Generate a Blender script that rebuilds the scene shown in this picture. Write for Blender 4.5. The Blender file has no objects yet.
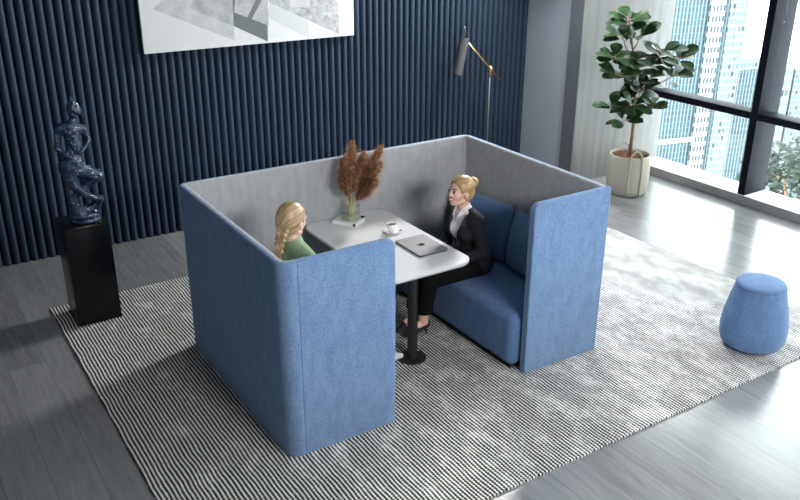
import bpy, bmesh, math, random
import numpy as np
from mathutils import Vector, Matrix, Euler

sc = bpy.context.scene
COL = sc.collection
PI = math.pi
random.seed(7)

# ------------------------------------------------------------------ materials
def new_mat(name):
    m = bpy.data.materials.new(name); m.use_nodes = True
    nt = m.node_tree; b = nt.nodes['Principled BSDF']
    return m, nt, b

def nd(nt, typ, **kw):
    n = nt.nodes.new(typ)
    for k, v in kw.items():
        if k in n.inputs: n.inputs[k].default_value = v
        else: setattr(n, k, v)
    return n

def plain(name, col, rough=.5, metal=0, spec=.5, **kw):
    m, nt, b = new_mat(name)
    b.inputs['Base Color'].default_value = (*col, 1)
    b.inputs['Roughness'].default_value = rough
    b.inputs['Metallic'].default_value = metal
    b.inputs['Specular IOR Level'].default_value = spec
    for k, v in kw.items(): b.inputs[k.replace('_', ' ')].default_value = v
    return m

def ramp(nt, fac, stops):
    r = nt.nodes.new('ShaderNodeValToRGB')
    e = r.color_ramp.elements
    e[0].position, e[0].color = stops[0][0], (*stops[0][1], 1)
    e[1].position, e[1].color = stops[-1][0], (*stops[-1][1], 1)
    for p, c in stops[1:-1]:
        k = e.new(p); k.color = (*c, 1)
    nt.links.new(fac, r.inputs['Fac'])
    return r.outputs['Color']

def coords(nt, scale=(1, 1, 1), rot=(0, 0, 0), kind='Object'):
    t = nt.nodes.new('ShaderNodeTexCoord'); mp = nt.nodes.new('ShaderNodeMapping')
    mp.inputs['Scale'].default_value = scale; mp.inputs['Rotation'].default_value = rot
    nt.links.new(t.outputs[kind], mp.inputs['Vector'])
    return mp.outputs['Vector']

def bump(nt, b, h, strength=.3, dist=.002):
    n = nd(nt, 'ShaderNodeBump'); n.inputs['Strength'].default_value = strength
    n.inputs['Distance'].default_value = dist
    nt.links.new(h, n.inputs['Height']); nt.links.new(n.outputs['Normal'], b.inputs['Normal'])

def math_n(nt, op, a, b=None, c=None):
    n = nt.nodes.new('ShaderNodeMath'); n.operation = op
    for i, v in enumerate((a, b, c)):
        if v is None: continue
        if isinstance(v, (int, float)): n.inputs[i].default_value = v
        else: nt.links.new(v, n.inputs[i])
    return n.outputs[0]

def mixc(nt, fac, a, b, mode='MIX'):
    n = nt.nodes.new('ShaderNodeMix'); n.data_type = 'RGBA'; n.blend_type = mode
    for i, v in ((0, fac), (6, a), (7, b)):
        if isinstance(v, (int, float)): n.inputs[i].default_value = v
        elif isinstance(v, tuple): n.inputs[i].default_value = (*v, 1)
        else: nt.links.new(v, n.inputs[i])
    return n.outputs[2]

def fabric(name, c0, c1, c2, scale=1.0, rough=.95):
    m, nt, b = new_mat(name)
    v = coords(nt, (420*scale, 420*scale, 170*scale))
    n1 = nd(nt, 'ShaderNodeTexNoise', Scale=1.0, Detail=1.0); nt.links.new(v, n1.inputs['Vector'])
    v2 = coords(nt, (22, 22, 9))
    n2 = nd(nt, 'ShaderNodeTexNoise', Scale=1.0, Detail=2.0); nt.links.new(v2, n2.inputs['Vector'])
    f = math_n(nt, 'ADD', math_n(nt, 'MULTIPLY', n1.outputs[0], .8), math_n(nt, 'MULTIPLY', n2.outputs[0], .2))
    nt.links.new(ramp(nt, f, [(.36, c0), (.5, c1), (.64, c2)]), b.inputs['Base Color'])
    b.inputs['Roughness'].default_value = rough
    b.inputs['Specular IOR Level'].default_value = .15
    b.inputs['Sheen Weight'].default_value = .15
    b.inputs['Sheen Roughness'].default_value = .5
    bump(nt, b, n1.outputs[0], .5, .002)
    return m

M = {}
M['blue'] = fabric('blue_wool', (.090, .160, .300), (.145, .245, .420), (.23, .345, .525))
M['shaded_blue'] = fabric('blue_wool_shaded', (.055, .110, .235), (.088, .168, .33), (.135, .235, .41))  # booth wool again, darkened so the shade inside is in the colour
M['grey'] = fabric('grey_felt', (.25, .255, .27), (.37, .375, .39), (.50, .505, .52))
M['pouf'] = fabric('pouf_wool', (.075, .145, .29), (.115, .21, .38), (.18, .29, .48))
M['white_gloss'] = plain('white_laminate', (.66, .66, .665), .38)
M['table_edge'] = plain('table_edge_band', (.30, .30, .31), .5)
M['black_metal'] = plain('black_powder_coat', (.012, .013, .015), .45)
M['black_gloss'] = plain('black_gloss', (.004, .004, .005), .22, spec=.35)
M['skin'] = plain('skin', (.74, .46, .36), .5, Subsurface_Weight=.08, Subsurface_Radius=(.02, .008, .004))
M['skin'].node_tree.nodes['Principled BSDF'].inputs['Subsurface Scale'].default_value = .3
M['cup'] = plain('white_china', (.88, .88, .87), .15)
M['coffee'] = plain('coffee', (.035, .015, .008), .15)
M['steel'] = plain('steel', (.5, .5, .5), .25, 1)
M['laptop'] = plain('brushed_aluminium', (.24, .24, .245), .6, .6)
M['laptop_dark'] = plain('laptop_dark_edge', (.03, .03, .035), .4)
M['brass'] = plain('brass', (.55, .33, .13), .35, .9)
M['lamp_grey'] = plain('lamp_grey', (.065, .065, .067), .7)
M['lamp_pole'] = plain('lamp_pole_grey', (.20, .19, .17), .45, .5)
M['suit'] = plain('black_suit', (.018, .018, .022), .8, spec=.2)
M['lapel'] = plain('lapel_cloth', (.030, .030, .034), .6)
M['trousers'] = plain('black_trousers', (.006, .006, .007), .9, spec=.12)
M['shirt'] = plain('white_shirt', (.80, .78, .80), .8)
M['green'] = plain('green_knit', (.23, .34, .20), .9)
M['beige'] = plain('pale_trousers', (.45, .42, .38), .85)
M['shoe_black'] = plain('shoe_black', (.02, .017, .017), .35)
M['shoe_white'] = plain('shoe_pale', (.66, .66, .64), .5)
M['lips'] = plain('lips', (.55, .07, .07), .4)
M['teeth'] = plain('teeth', (.9, .88, .85), .3)
M['eye_dark'] = plain('eye_dark', (.02, .013, .01), .25)
M['eye_white'] = plain('eye_white', (.8, .78, .76), .3)
M['brow'] = plain('brow', (.16, .09, .05), .8)
M['frame'] = plain('dark_blue_grey_frame', (.004, .005, .011), .6, spec=.15)
M['sill'] = plain('sill_white', (.74, .74, .74), .35)
M['sill_face'] = plain('sill_grey', (.30, .295, .29), .5)
M['wall_grey'] = plain('painted_grey', (.29, .325, .35), .8)
M['column_dark'] = plain('painted_dark_grey', (.085, .092, .105), .75)
M['room_white'] = plain('painted_grey_wall', (.36, .36, .37), .9)
M['navy'] = plain('navy_fluted', (.018, .033, .058), .62, spec=.3)
M['soil'] = plain('coco_bark', (.16, .075, .05), .95)
M['trunk'] = plain('trunk', (.28, .17, .09), .8)
M['canvas'] = plain('canvas_edge', (.75, .75, .75), .8)
M['stem_gold'] = plain('stem_straw', (.62, .46, .12), .6)
M['book_cover'] = plain('book_cover', (.83, .83, .82), .4)
M['book_pages'] = plain('book_pages', (.72, .71, .69), .8)
M['dark_print'] = plain('dark_print', (.05, .05, .06), .5)
M['dark_under'] = plain('dark_underlay', (.012, .012, .013), .9)
M['piping'] = plain('pale_blue_piping', (.30, .42, .62), .8)
M['tower_white'] = plain('tower_white', (.42, .44, .46), .7)

def hair_mat(name, c0, c1, c2, gather=None, sc_=(60, 60, 14)):
    m, nt, b = new_mat(name)
    n = nd(nt, 'ShaderNodeTexNoise', Scale=1.0, Detail=2.0)
    if gather is not None:      # (centre, axis): strands run over the head towards the point where the hair is gathered
        t = nt.nodes.new('ShaderNodeTexCoord'); v1 = nt.nodes.new('ShaderNodeVectorMath'); v1.operation = 'SUBTRACT'
        v1.inputs[1].default_value = gather[0]; nt.links.new(t.outputs['Object'], v1.inputs[0])
        ax = Vector(gather[1]).normalized(); u = ax.orthogonal().normalized(); w_ = ax.cross(u)
        def dot(a):
            q = nt.nodes.new('ShaderNodeVectorMath'); q.operation = 'DOT_PRODUCT'; nt.links.new(v1.outputs[0], q.inputs[0]); q.inputs[1].default_value = a
            return q.outputs['Value']
        du, dw, dx = dot(u), dot(w_), dot(ax)
        ln = math_n(nt, 'SQRT', math_n(nt, 'ADD', math_n(nt, 'MULTIPLY', du, du), math_n(nt, 'MULTIPLY', dw, dw)))
        ln = math_n(nt, 'ADD', ln, .004)
        cb = nt.nodes.new('ShaderNodeCombineXYZ')
        nt.links.new(math_n(nt, 'DIVIDE', du, ln), cb.inputs[0]); nt.links.new(math_n(nt, 'DIVIDE', dw, ln), cb.inputs[1])
        nt.links.new(math_n(nt, 'MULTIPLY', dx, 1.2), cb.inputs[2])
        nt.links.new(cb.outputs[0], n.inputs['Vector']); n.inputs['Scale'].default_value = 7
    else:
        nt.links.new(coords(nt, sc_), n.inputs['Vector'])
    nt.links.new(ramp(nt, n.outputs[0], [(.33, c0), (.5, c1), (.68, c2)]), b.inputs['Base Color'])
    b.inputs['Roughness'].default_value = .38
    bump(nt, b, n.outputs[0], .35, .003)
    return m
M['hair_r'] = hair_mat('golden_blonde_hair', (.26, .145, .055), (.42, .265, .11), (.60, .41, .19), ((.168, 0, 1.06), (-.93, 0, .25)))
M['hair_l'] = hair_mat('ash_blonde_hair', (.22, .135, .065), (.37, .25, .13), (.54, .39, .23), ((-.015, 0, 1.10), (-.88, -.43, -.12)))
M['braid_l'] = hair_mat('braided_ash_blonde_hair', (.24, .15, .075), (.38, .255, .13), (.52, .38, .22), None, (70, 70, 20))

# fluted, wood, floor, rug
def wood_wall():
    m, nt, b = new_mat('pale_grey_oak_veneer')
    v = coords(nt, (7, 7, .35))
    n = nd(nt, 'ShaderNodeTexNoise', Scale=1.6, Detail=6.0, Roughness=.6, Distortion=.4); nt.links.new(v, n.inputs['Vector'])
    nt.links.new(ramp(nt, n.outputs[0], [(.3, (.125, .122, .116)), (.5, (.165, .163, .157)), (.72, (.20, .198, .192))]), b.inputs['Base Color'])
    b.inputs['Roughness'].default_value = .6
    return m
M['wood'] = wood_wall()

def floor_mat():
    m, nt, b = new_mat('grey_oak_planks')
    t = nt.nodes.new('ShaderNodeTexCoord'); sp = nt.nodes.new('ShaderNodeSeparateXYZ'); cb = nt.nodes.new('ShaderNodeCombineXYZ')
    nt.links.new(t.outputs['Object'], sp.inputs[0])
    nt.links.new(sp.outputs[1], cb.inputs[0]); nt.links.new(sp.outputs[0], cb.inputs[1])
    br = nd(nt, 'ShaderNodeTexBrick'); br.inputs['Scale'].default_value = 1
    br.inputs['Brick Width'].default_value = 1.9; br.inputs['Row Height'].default_value = .235
    br.inputs['Mortar Size'].default_value = .0012; br.inputs['Mortar Smooth'].default_value = .3
    br.inputs['Color1'].default_value = (.0, .0, .0, 1); br.inputs['Color2'].default_value = (1, 1, 1, 1)
    br.inputs['Mortar'].default_value = (.5, .5, .5, 1); br.offset = .37
    nt.links.new(cb.outputs[0], br.inputs['Vector'])
    # grain along the boards, shifted per board
    sh = nt.nodes.new('ShaderNodeVectorMath'); sh.operation = 'ADD'
    k = nt.nodes.new('ShaderNodeVectorMath'); k.operation = 'SCALE'; k.inputs['Scale'].default_value = 9.0
    nt.links.new(br.outputs['Color'], k.inputs[0]); nt.links.new(k.outputs[0], sh.inputs[0]); nt.links.new(cb.outputs[0], sh.inputs[1])
    mp = nt.nodes.new('ShaderNodeMapping'); mp.inputs['Scale'].default_value = (1.3, 16, 1); nt.links.new(sh.outputs[0], mp.inputs['Vector'])
    n = nd(nt, 'ShaderNodeTexNoise', Scale=2.2, Detail=7.0, Roughness=.6, Distortion=.9); nt.links.new(mp.outputs[0], n.inputs['Vector'])
    g = math_n(nt, 'ADD', math_n(nt, 'MULTIPLY', n.outputs[0], .62), math_n(nt, 'MULTIPLY', br.outputs['Color'], .17))
    c = ramp(nt, g, [(.20, (.13, .132, .134)), (.40, (.20, .203, .206)), (.62, (.27, .274, .278))])
    c2 = mixc(nt, br.outputs['Fac'], c, (.07, .07, .075))
    nt.links.new(c2, b.inputs['Base Color'])
    r = math_n(nt, 'ADD', math_n(nt, 'MULTIPLY', n.outputs[0], .10), .17)
    nt.links.new(r, b.inputs['Roughness'])
    b.inputs['Specular IOR Level'].default_value = .85
    bump(nt, b, math_n(nt, 'SUBTRACT', math_n(nt, 'MULTIPLY', n.outputs[0], .3), br.outputs['Fac']), .12, .001)
    return m
M['floor'] = floor_mat()

def rug_mat():
    m, nt, b = new_mat('black_white_woven_rug')
    t = nt.nodes.new('ShaderNodeTexCoord')
    # gentle wobble of the rows
    nw = nd(nt, 'ShaderNodeTexNoise', Scale=5.0, Detail=1.0); nt.links.new(t.outputs['Object'], nw.inputs['Vector'])
    sp = nt.nodes.new('ShaderNodeSeparateXYZ'); nt.links.new(t.outputs['Object'], sp.inputs[0])
    nw2 = nd(nt, 'ShaderNodeTexNoise', Scale=45.0, Detail=1.0); nt.links.new(t.outputs['Object'], nw2.inputs['Vector'])
    x = math_n(nt, 'ADD', sp.outputs[0], math_n(nt, 'MULTIPLY', nw.outputs[0], .020))
    x = math_n(nt, 'ADD', x, math_n(nt, 'MULTIPLY', nw2.outputs[0], .005))
    P = .0235
    sx = math_n(nt, 'SINE', math_n(nt, 'MULTIPLY', x, 2*PI/P))
    row = math_n(nt, 'FLOOR', math_n(nt, 'MULTIPLY', x, 1/P))
    # cross threads, alternate rows half a stitch off
    yy = math_n(nt, 'ADD', math_n(nt, 'MULTIPLY', sp.outputs[1], 2*PI/.019), math_n(nt, 'MULTIPLY', row, PI))
    sy = math_n(nt, 'SINE', yy)
    # wear: long streaks where the pale yarn takes over
    mp = nt.nodes.new('ShaderNodeMapping'); mp.inputs['Scale'].default_value = (2.0, 1.1, 1); nt.links.new(t.outputs['Object'], mp.inputs['Vector'])
    wr = nd(nt, 'ShaderNodeTexNoise', Scale=2.6, Detail=12.0, Roughness=.82); nt.links.new(mp.outputs[0], wr.inputs['Vector'])
    gx = nt.nodes.new('ShaderNodeMapRange'); nt.links.new(sp.outputs[0], gx.inputs['Value'])  # window light painted in: pale yarn gains towards the right
    gx.inputs['From Min'].default_value = -.8; gx.inputs['From Max'].default_value = 4.4
    gx.inputs['To Min'].default_value = -.06; gx.inputs['To Max'].default_value = .05
    w = math_n(nt, 'ADD', wr.outputs[0], gx.outputs[0])
    wk = nt.nodes.new('ShaderNodeMapRange'); nt.links.new(w, wk.inputs['Value'])
    wk.inputs['From Min'].default_value = .47; wk.inputs['From Max'].default_value = .64
    wk.inputs['To Min'].default_value = -.12; wk.inputs['To Max'].default_value = .95; wk.clamp = True
    ny = math_n(nt, 'MULTIPLY', sy, .55)
    s = math_n(nt, 'ADD', math_n(nt, 'ADD', sx, ny), wk.outputs[0])
    fine = nd(nt, 'ShaderNodeTexNoise', Scale=160.0, Detail=1.0); nt.links.new(t.outputs['Object'], fine.inputs['Vector'])
    s2 = math_n(nt, 'ADD', s, math_n(nt, 'MULTIPLY', math_n(nt, 'SUBTRACT', fine.outputs[0], .5), 1.6))
    f = math_n(nt, 'ADD', math_n(nt, 'MULTIPLY', s2, .42), .5)
    nt.links.new(ramp(nt, f, [(.22, (.016, .016, .018)), (.5, (.20, .20, .195)), (.8, (.76, .755, .73))]), b.inputs['Base Color'])
    b.inputs['Roughness'].default_value = .95; b.inputs['Specular IOR Level'].default_value = .1
    bump(nt, b, sx, .5, .003)
    return m
M['rug'] = rug_mat()

def glass_mat(name, col, rough=0, ior=1.45):
    m, nt, b = new_mat(name)
    b.inputs['Base Color'].default_value = (*col, 1); b.inputs['Roughness'].default_value = rough
    b.inputs['Transmission Weight'].default_value = 1; b.inputs['IOR'].default_value = ior
    return m
def pane_mat():
    m = bpy.data.materials.new('window_glass'); m.use_nodes = True; nt = m.node_tree; nt.nodes.clear()
    o = nt.nodes.new('ShaderNodeOutputMaterial'); mx = nt.nodes.new('ShaderNodeMixShader')
    tr = nt.nodes.new('ShaderNodeBsdfTransparent'); gl = nt.nodes.new('ShaderNodeBsdfGlossy'); gl.inputs['Roughness'].default_value = .0
    tr.inputs['Color'].default_value = (.95, .985, .98, 1)
    mx.inputs[0].default_value = .06
    nt.links.new(tr.outputs[0], mx.inputs[1]); nt.links.new(gl.outputs[0], mx.inputs[2]); nt.links.new(mx.outputs[0], o.inputs[0])
    return m
M['pane'] = pane_mat()
M['vase'] = M['pane'].copy(); M['vase'].name = 'clear_vase_glass'
for n_ in M['vase'].node_tree.nodes:
    if n_.type == 'MIX_SHADER': n_.inputs[0].default_value = .09
    if n_.type == 'BSDF_TRANSPARENT': n_.inputs['Color'].default_value = (.93, .95, .92, 1)
def fig_mat():
    m, nt, b = new_mat('deep_blue_art_glass')
    v = coords(nt, (1, 1, 1))
    n = nd(nt, 'ShaderNodeTexNoise', Scale=22.0, Detail=3.0, Distortion=2.5); nt.links.new(v, n.inputs['Vector'])
    sp = nt.nodes.new('ShaderNodeSeparateXYZ'); nt.links.new(v, sp.inputs[0])
    nt.links.new(ramp(nt, n.outputs[0], [(.35, (.002, .010, .040)), (.6, (.004, .032, .10)), (.78, (.08, .22, .34))]), b.inputs['Base Color'])
    b.inputs['Roughness'].default_value = .12; b.inputs['Transmission Weight'].default_value = .35
    b.inputs['Specular IOR Level'].default_value = .9
    bump(nt, b, n.outputs[0], .8, .02)
    return m
M['art_glass'] = fig_mat()

def leaf_mat():
    m, nt, b = new_mat('rubber_leaf')
    v = coords(nt, (5, 5, 5))
    n = nd(nt, 'ShaderNodeTexNoise', Scale=2.0, Detail=2.0); nt.links.new(v, n.inputs['Vector'])
    nt.links.new(ramp(nt, n.outputs[0], [(.35, (.008, .026, .008)), (.55, (.018, .052, .015)), (.75, (.06, .12, .032))]), b.inputs['Base Color'])
    b.inputs['Roughness'].default_value = .45; b.inputs['Specular IOR Level'].default_value = .22
    b.inputs['Transmission Weight'].default_value = 0
    return m
M['leaf'] = leaf_mat()
def basket_mat():
    m, nt, b = new_mat('cream_woven_rope')
    v = coords(nt, (1, 1, 1))
    wv = nd(nt, 'ShaderNodeTexWave', Scale=28.0, Distortion=1.0); wv.bands_direction = 'Z'; nt.links.new(v, wv.inputs['Vector'])
    n = nd(nt, 'ShaderNodeTexNoise', Scale=90.0); nt.links.new(v, n.inputs['Vector'])
    f = math_n(nt, 'ADD', math_n(nt, 'MULTIPLY', wv.outputs['Fac'], .5), math_n(nt, 'MULTIPLY', n.outputs[0], .5))
    nt.links.new(ramp(nt, f, [(.2, (.34, .32, .25)), (.7, (.48, .46, .37))]), b.inputs['Base Color'])
    b.inputs['Roughness'].default_value = .9
    bump(nt, b, f, .6, .004)
    return m
M['basket'] = basket_mat()
def plume_mat():
    m, nt, b = new_mat('rust_brown_plume')
    v = coords(nt, (40, 40, 40))
    n = nd(nt, 'ShaderNodeTexNoise', Scale=1.0, Detail=2.0); nt.links.new(v, n.inputs['Vector'])
    nt.links.new(ramp(nt, n.outputs[0], [(.3, (.22, .10, .045)), (.5, (.42, .22, .11)), (.7, (.66, .42, .25))]), b.inputs['Base Color'])
    b.inputs['Roughness'].default_value = .9
    return m
M['plume'] = plume_mat()
def concrete_tint(name, a, c, s=9):
    m, nt, b = new_mat(name)
    v = coords(nt, (s, s, s))
    n = nd(nt, 'ShaderNodeTexNoise', Scale=1.0, Detail=8.0, Roughness=.75); nt.links.new(v, n.inputs['Vector'])
    nt.links.new(ramp(nt, n.outputs[0], [(.35, a), (.65, c)]), b.inputs['Base Color'])
    b.inputs['Roughness'].default_value = .8
    return m
M['art_white'] = plain('art_white', (.60, .605, .60), .85)
M['art_pale'] = concrete_tint('art_pale_grey', (.40, .41, .41), (.52, .53, .53))
M['art_mid'] = concrete_tint('art_mid_grey', (.28, .29, .29), (.45, .455, .455))
M['art_dark'] = concrete_tint('art_slate', (.095, .11, .115), (.13, .145, .15), 3)
M['art_stone'] = concrete_tint('art_stone', (.22, .23, .235), (.48, .49, .50), 22)
M['art_faint'] = plain('art_faint_grey', (.50, .51, .51), .85)
M['art_stroke'] = plain('art_grey_stroke', (.13, .14, .145), .8)

# ------------------------------------------------------------------ mesh helpers
def link(name, me, mat, parent=None, smooth=True):
    o = bpy.data.objects.new(name, me); COL.objects.link(o)
    mats = mat if isinstance(mat, (list, tuple)) else [mat]
    for m in mats: me.materials.append(m)
    if smooth: me.polygons.foreach_set('use_smooth', [True]*len(me.polygons))
    if parent: o.parent = parent
    return o

def bobj(name, bm, mat, parent=None, smooth=True, angle=None):
    me = bpy.data.meshes.new(name); bm.normal_update(); bm.to_mesh(me); bm.free()
    o = link(name, me, mat, parent, smooth)
    if smooth and angle is not None:
        try: me.set_sharp_from_angle(angle=math.radians(angle))
        except Exception: pass
    return o

def tag(o, label=None, cat=None, group=None, kind=None):
    if label: o['label'] = label
    if cat: o['category'] = cat
    if group: o['group'] = group
    if kind: o['kind'] = kind
    return o

def empty(name, loc, label=None, cat=None, group=None, rz=0, kind=None):
    o = bpy.data.objects.new(name, None); COL.objects.link(o)
    o.location = loc; o.rotation_euler = (0, 0, rz); o.empty_display_size = .1
    return tag(o, label, cat, group, kind)

def box(bm, c, s, rot=None, mi=0, bev=0, seg=2):
    r = bmesh.ops.create_cube(bm, size=1)
    vs = r['verts']
    m = Matrix.Translation(c) @ (rot.to_4x4() if rot else Matrix()) @ Matrix.Diagonal((*s, 1))
    bmesh.ops.transform(bm, matrix=m, verts=vs)
    fs = list({f for v in vs for f in v.link_faces})
    for f in fs: f.material_index = mi
    if bev:
        es = list({e for v in vs for e in v.link_edges})
        bmesh.ops.bevel(bm, geom=es, offset=bev, segments=seg, profile=.5, affect='EDGES', clamp_overlap=True)
    return vs

def boxo(name, lo, hi, mat, parent=None, bev=0, seg=2, smooth=None):
    bm = bmesh.new()
    c = [(a+b)/2 for a, b in zip(lo, hi)]; s = [b-a for a, b in zip(lo, hi)]
    box(bm, c, s, bev=bev, seg=seg)
    return bobj(name, bm, mat, parent, smooth=bool(bev) if smooth is None else smooth, angle=40)

def tube(bm, pts, rads, n=10, cap=True, mi=0):
    pts = [Vector(p) for p in pts]
    if isinstance(rads, (int, float)): rads = [rads]*len(pts)
    rings = []; up = None
    for i, p in enumerate(pts):
        d = (pts[min(i+1, len(pts)-1)]-pts[max(i-1, 0)]).normalized()
        if up is None:
            up = d.cross(Vector((0, 0, 1)) if abs(d.z) < .9 else Vector((1, 0, 0))).normalized()
        else:
            up = (up-d*up.dot(d)).normalized()
        w = d.cross(up)
        rings.append([bm.verts.new(p+(up*math.cos(2*PI*k/n)+w*math.sin(2*PI*k/n))*rads[i]) for k in range(n)])
    for a, b in zip(rings, rings[1:]):
        for k in range(n):
            f = bm.faces.new((a[k], a[(k+1) % n], b[(k+1) % n], b[k])); f.material_index = mi
    if cap:
        bm.faces.new(rings[0][::-1]).material_index = mi; bm.faces.new(rings[-1]).material_index = mi

def lathe(bm, prof, c=(0, 0, 0), n=32, mi=0):
    rings = []
    for r, z in prof:
        if r < 1e-6: rings.append([bm.verts.new((c[0], c[1], c[2]+z))])
        else: rings.append([bm.verts.new((c[0]+r*math.cos(2*PI*k/n), c[1]+r*math.sin(2*PI*k/n), c[2]+z)) for k in range(n)])
    for a, b in zip(rings, rings[1:]):
        for k in range(n):
            k2 = (k+1) % n
            if len(a) == 1 and len(b) == 1: continue
            if len(a) == 1: f = bm.faces.new((a[0], b[k2], b[k]))
            elif len(b) == 1: f = bm.faces.new((a[k], a[k2], b[0]))
            else: f = bm.faces.new((a[k], a[k2], b[k2], b[k]))
            f.material_index = mi
    bmesh.ops.recalc_face_normals(bm, faces=bm.faces)

def prism(bm, poly, z0, z1, mi=0):
    a = [bm.verts.new((x, y, z0)) for x, y in poly]; b = [bm.verts.new((x, y, z1)) for x, y in poly]
    n = len(poly); fs = [bm.faces.new(a[::-1]), bm.faces.new(b)]
    for k in range(n): fs.append(bm.faces.new((a[k], a[(k+1) % n], b[(k+1) % n], b[k])))
    for f in fs: f.material_index = mi
    return fs

def rrect(x0, y0, x1, y1, r, n=10):
    out = []
    for cx, cy, a in ((x1-r, y1-r, 0), (x0+r, y1-r, 90), (x0+r, y0+r, 180), (x1-r, y0+r, 270)):
        for k in range(n+1):
            t = math.radians(a+90*k/n); out.append((cx+r*math.cos(t), cy+r*math.sin(t)))
    return out

# ------------------------------------------------------------------ distance-field modelling (continuous organic surfaces)
class Field:
    def __init__(s, lo, hi, h):
        s.lo = np.array(lo, np.float32); s.h = h
        s.n = (np.ceil((np.array(hi)-np.array(lo))/h).astype(int)+1)
        s.d = np.full(tuple(s.n), .2, np.float32)
    def region(s, lo, hi):
        a = np.clip(np.floor((np.array(lo)-s.lo)/s.h).astype(int), 0, s.n-1)
        b = np.clip(np.ceil((np.array(hi)-s.lo)/s.h).astype(int)+1, 1, s.n)
        b = np.maximum(b, a+1)
        sl = tuple(slice(int(i), int(j)) for i, j in zip(a, b))
        ax = [(s.lo[k]+s.h*np.arange(a[k], b[k])).astype(np.float32) for k in range(3)]
        X, Y, Z = np.meshgrid(*ax, indexing='ij', sparse=True)
        return sl, X, Y, Z
    def smin(s, sl, d, k):
        a = s.d[sl]
        if k <= 0: s.d[sl] = np.minimum(a, d); return
        h = np.maximum(k-np.abs(a-d), 0)/k
        s.d[sl] = np.minimum(a, d)-h*h*k*.25
    def smax(s, sl, d, k):      # cut: keep where d is negative
        a = s.d[sl]
        h = np.maximum(k-np.abs(a-d), 0)/k if k > 0 else 0
        s.d[sl] = np.maximum(a, d)+h*h*k*.25
    def cap(s, a, b, ra, rb=None, k=.02, infl=0, cut=False):
        rb = ra if rb is None else rb
        ra += infl; rb += infl
        a = np.array(a, np.float32); b = np.array(b, np.float32)
        m = max(ra, rb)+max(k, .02)+.02
        sl, X, Y, Z = s.region(np.minimum(a, b)-m, np.maximum(a, b)+m)
        ba = b-a; L = max(float(ba@ba), 1e-9)
        t = np.clip(((X-a[0])*ba[0]+(Y-a[1])*ba[1]+(Z-a[2])*ba[2])/L, 0, 1)
        d = np.sqrt((X-a[0]-ba[0]*t)**2+(Y-a[1]-ba[1]*t)**2+(Z-a[2]-ba[2]*t)**2)-(ra+(rb-ra)*t)
        s.smax(sl, -d, k) if cut else s.smin(sl, d, k)
    def ell(s, c, r, k=.02, R=None, infl=0, cut=False):
        r = np.array(r, np.float32)+infl; c = np.array(c, np.float32)
        m = float(r.max())+max(k, .02)+.02
        sl, X, Y, Z = s.region(c-m, c+m)
        x, y, z = X-c[0], Y-c[1], Z-c[2]
        if R is not None:
            Q = np.array(R).T
            x, y, z = (Q[0][0]*x+Q[0][1]*y+Q[0][2]*z, Q[1][0]*x+Q[1][1]*y+Q[1][2]*z, Q[2][0]*x+Q[2][1]*y+Q[2][2]*z)
        k0 = np.sqrt((x/r[0])**2+(y/r[1])**2+(z/r[2])**2); k1 = np.sqrt((x/r[0]**2)**2+(y/r[1]**2)**2+(z/r[2]**2)**2)
        d = k0*(k0-1)/np.maximum(k1, 1e-6)
        s.smax(sl, -d, k) if cut else s.smin(sl, d, k)
    def clip(s, fn, k=0):
        sl, X, Y, Z = s.region(s.lo, s.lo+s.h*s.n)
        s.smax(sl, fn(X, Y, Z).astype(np.float32), k)
    def mesh(s, name):
        d = s.d; d[0] = d[-1] = .1; d[:, 0] = d[:, -1] = .1; d[:, :, 0] = d[:, :, -1] = .1
        nx, ny, nz = d.shape
        ins = d < 0
        cnt = np.zeros((nx-1, ny-1, nz-1), np.int8)
        for i in (0, 1):
            for j in (0, 1):
                for k in (0, 1):
                    cnt += ins[i:nx-1+i, j:ny-1+j, k:nz-1+k]
        act = (cnt > 0) & (cnt < 8)
        idx = np.argwhere(act)
        vid = np.full(act.shape, -1, np.int64); vid[act] = np.arange(len(idx))
        acc = np.zeros((len(idx), 3)); num = np.zeros(len(idx))
        I, J, K = idx.T
        for ax in range(3):
            o1, o2 = [q for q in range(3) if q != ax]
            for a in (0, 1):
                for b in (0, 1):
                    off = [0, 0, 0]; off[o1] = a; off[o2] = b
                    off2 = list(off); off2[ax] = 1
                    p = d[I+off[0], J+off[1], K+off[2]]; q = d[I+off2[0], J+off2[1], K+off2[2]]
                    cr = (p < 0) != (q < 0)
                    t = np.where(cr, p/np.where(cr, p-q, 1), 0)
                    pos = np.zeros((len(idx), 3)); pos += off; pos[:, ax] = t
                    acc[cr] += pos[cr]; num[cr] += 1
        V = (idx+acc/num[:, None])*s.h+s.lo
        F = []
        for ax in range(3):
            o1, o2 = [(1, 2), (2, 0), (0, 1)][ax]
            A = [slice(None)]*3; B = [slice(None)]*3; A[ax] = slice(0, -1); B[ax] = slice(1, None)
            cr = ins[tuple(A)] != ins[tuple(B)]
            e = np.argwhere(cr)
            e = e[(e[:, o1] > 0) & (e[:, o2] > 0)]
            flip = ins[e[:, 0], e[:, 1], e[:, 2]]
            q = []
            for a, b in ((1, 1), (0, 1), (0, 0), (1, 0)):
                f = e.copy(); f[:, o1] -= a; f[:, o2] -= b
                q.append(vid[f[:, 0], f[:, 1], f[:, 2]])
            Q = np.stack(q, 1); Q[~flip] = Q[~flip][:, ::-1]
            F.append(Q)
        F = np.concatenate(F); F = F[(F >= 0).all(1)]
        # light smoothing
        for _ in range(2):
            S = np.zeros_like(V); c = np.zeros(len(V))
            for a in range(4):
                b = (a+1) % 4
                np.add.at(S, F[:, a], V[F[:, b]]); np.add.at(c, F[:, a], 1)
                np.add.at(S, F[:, b], V[F[:, a]]); np.add.at(c, F[:, b], 1)
            V = V*.5+.5*S/np.maximum(c, 1)[:, None]
        me = bpy.data.meshes.new(name)
        me.vertices.add(len(V)); me.vertices.foreach_set('co', V.astype(np.float32).ravel())
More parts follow.
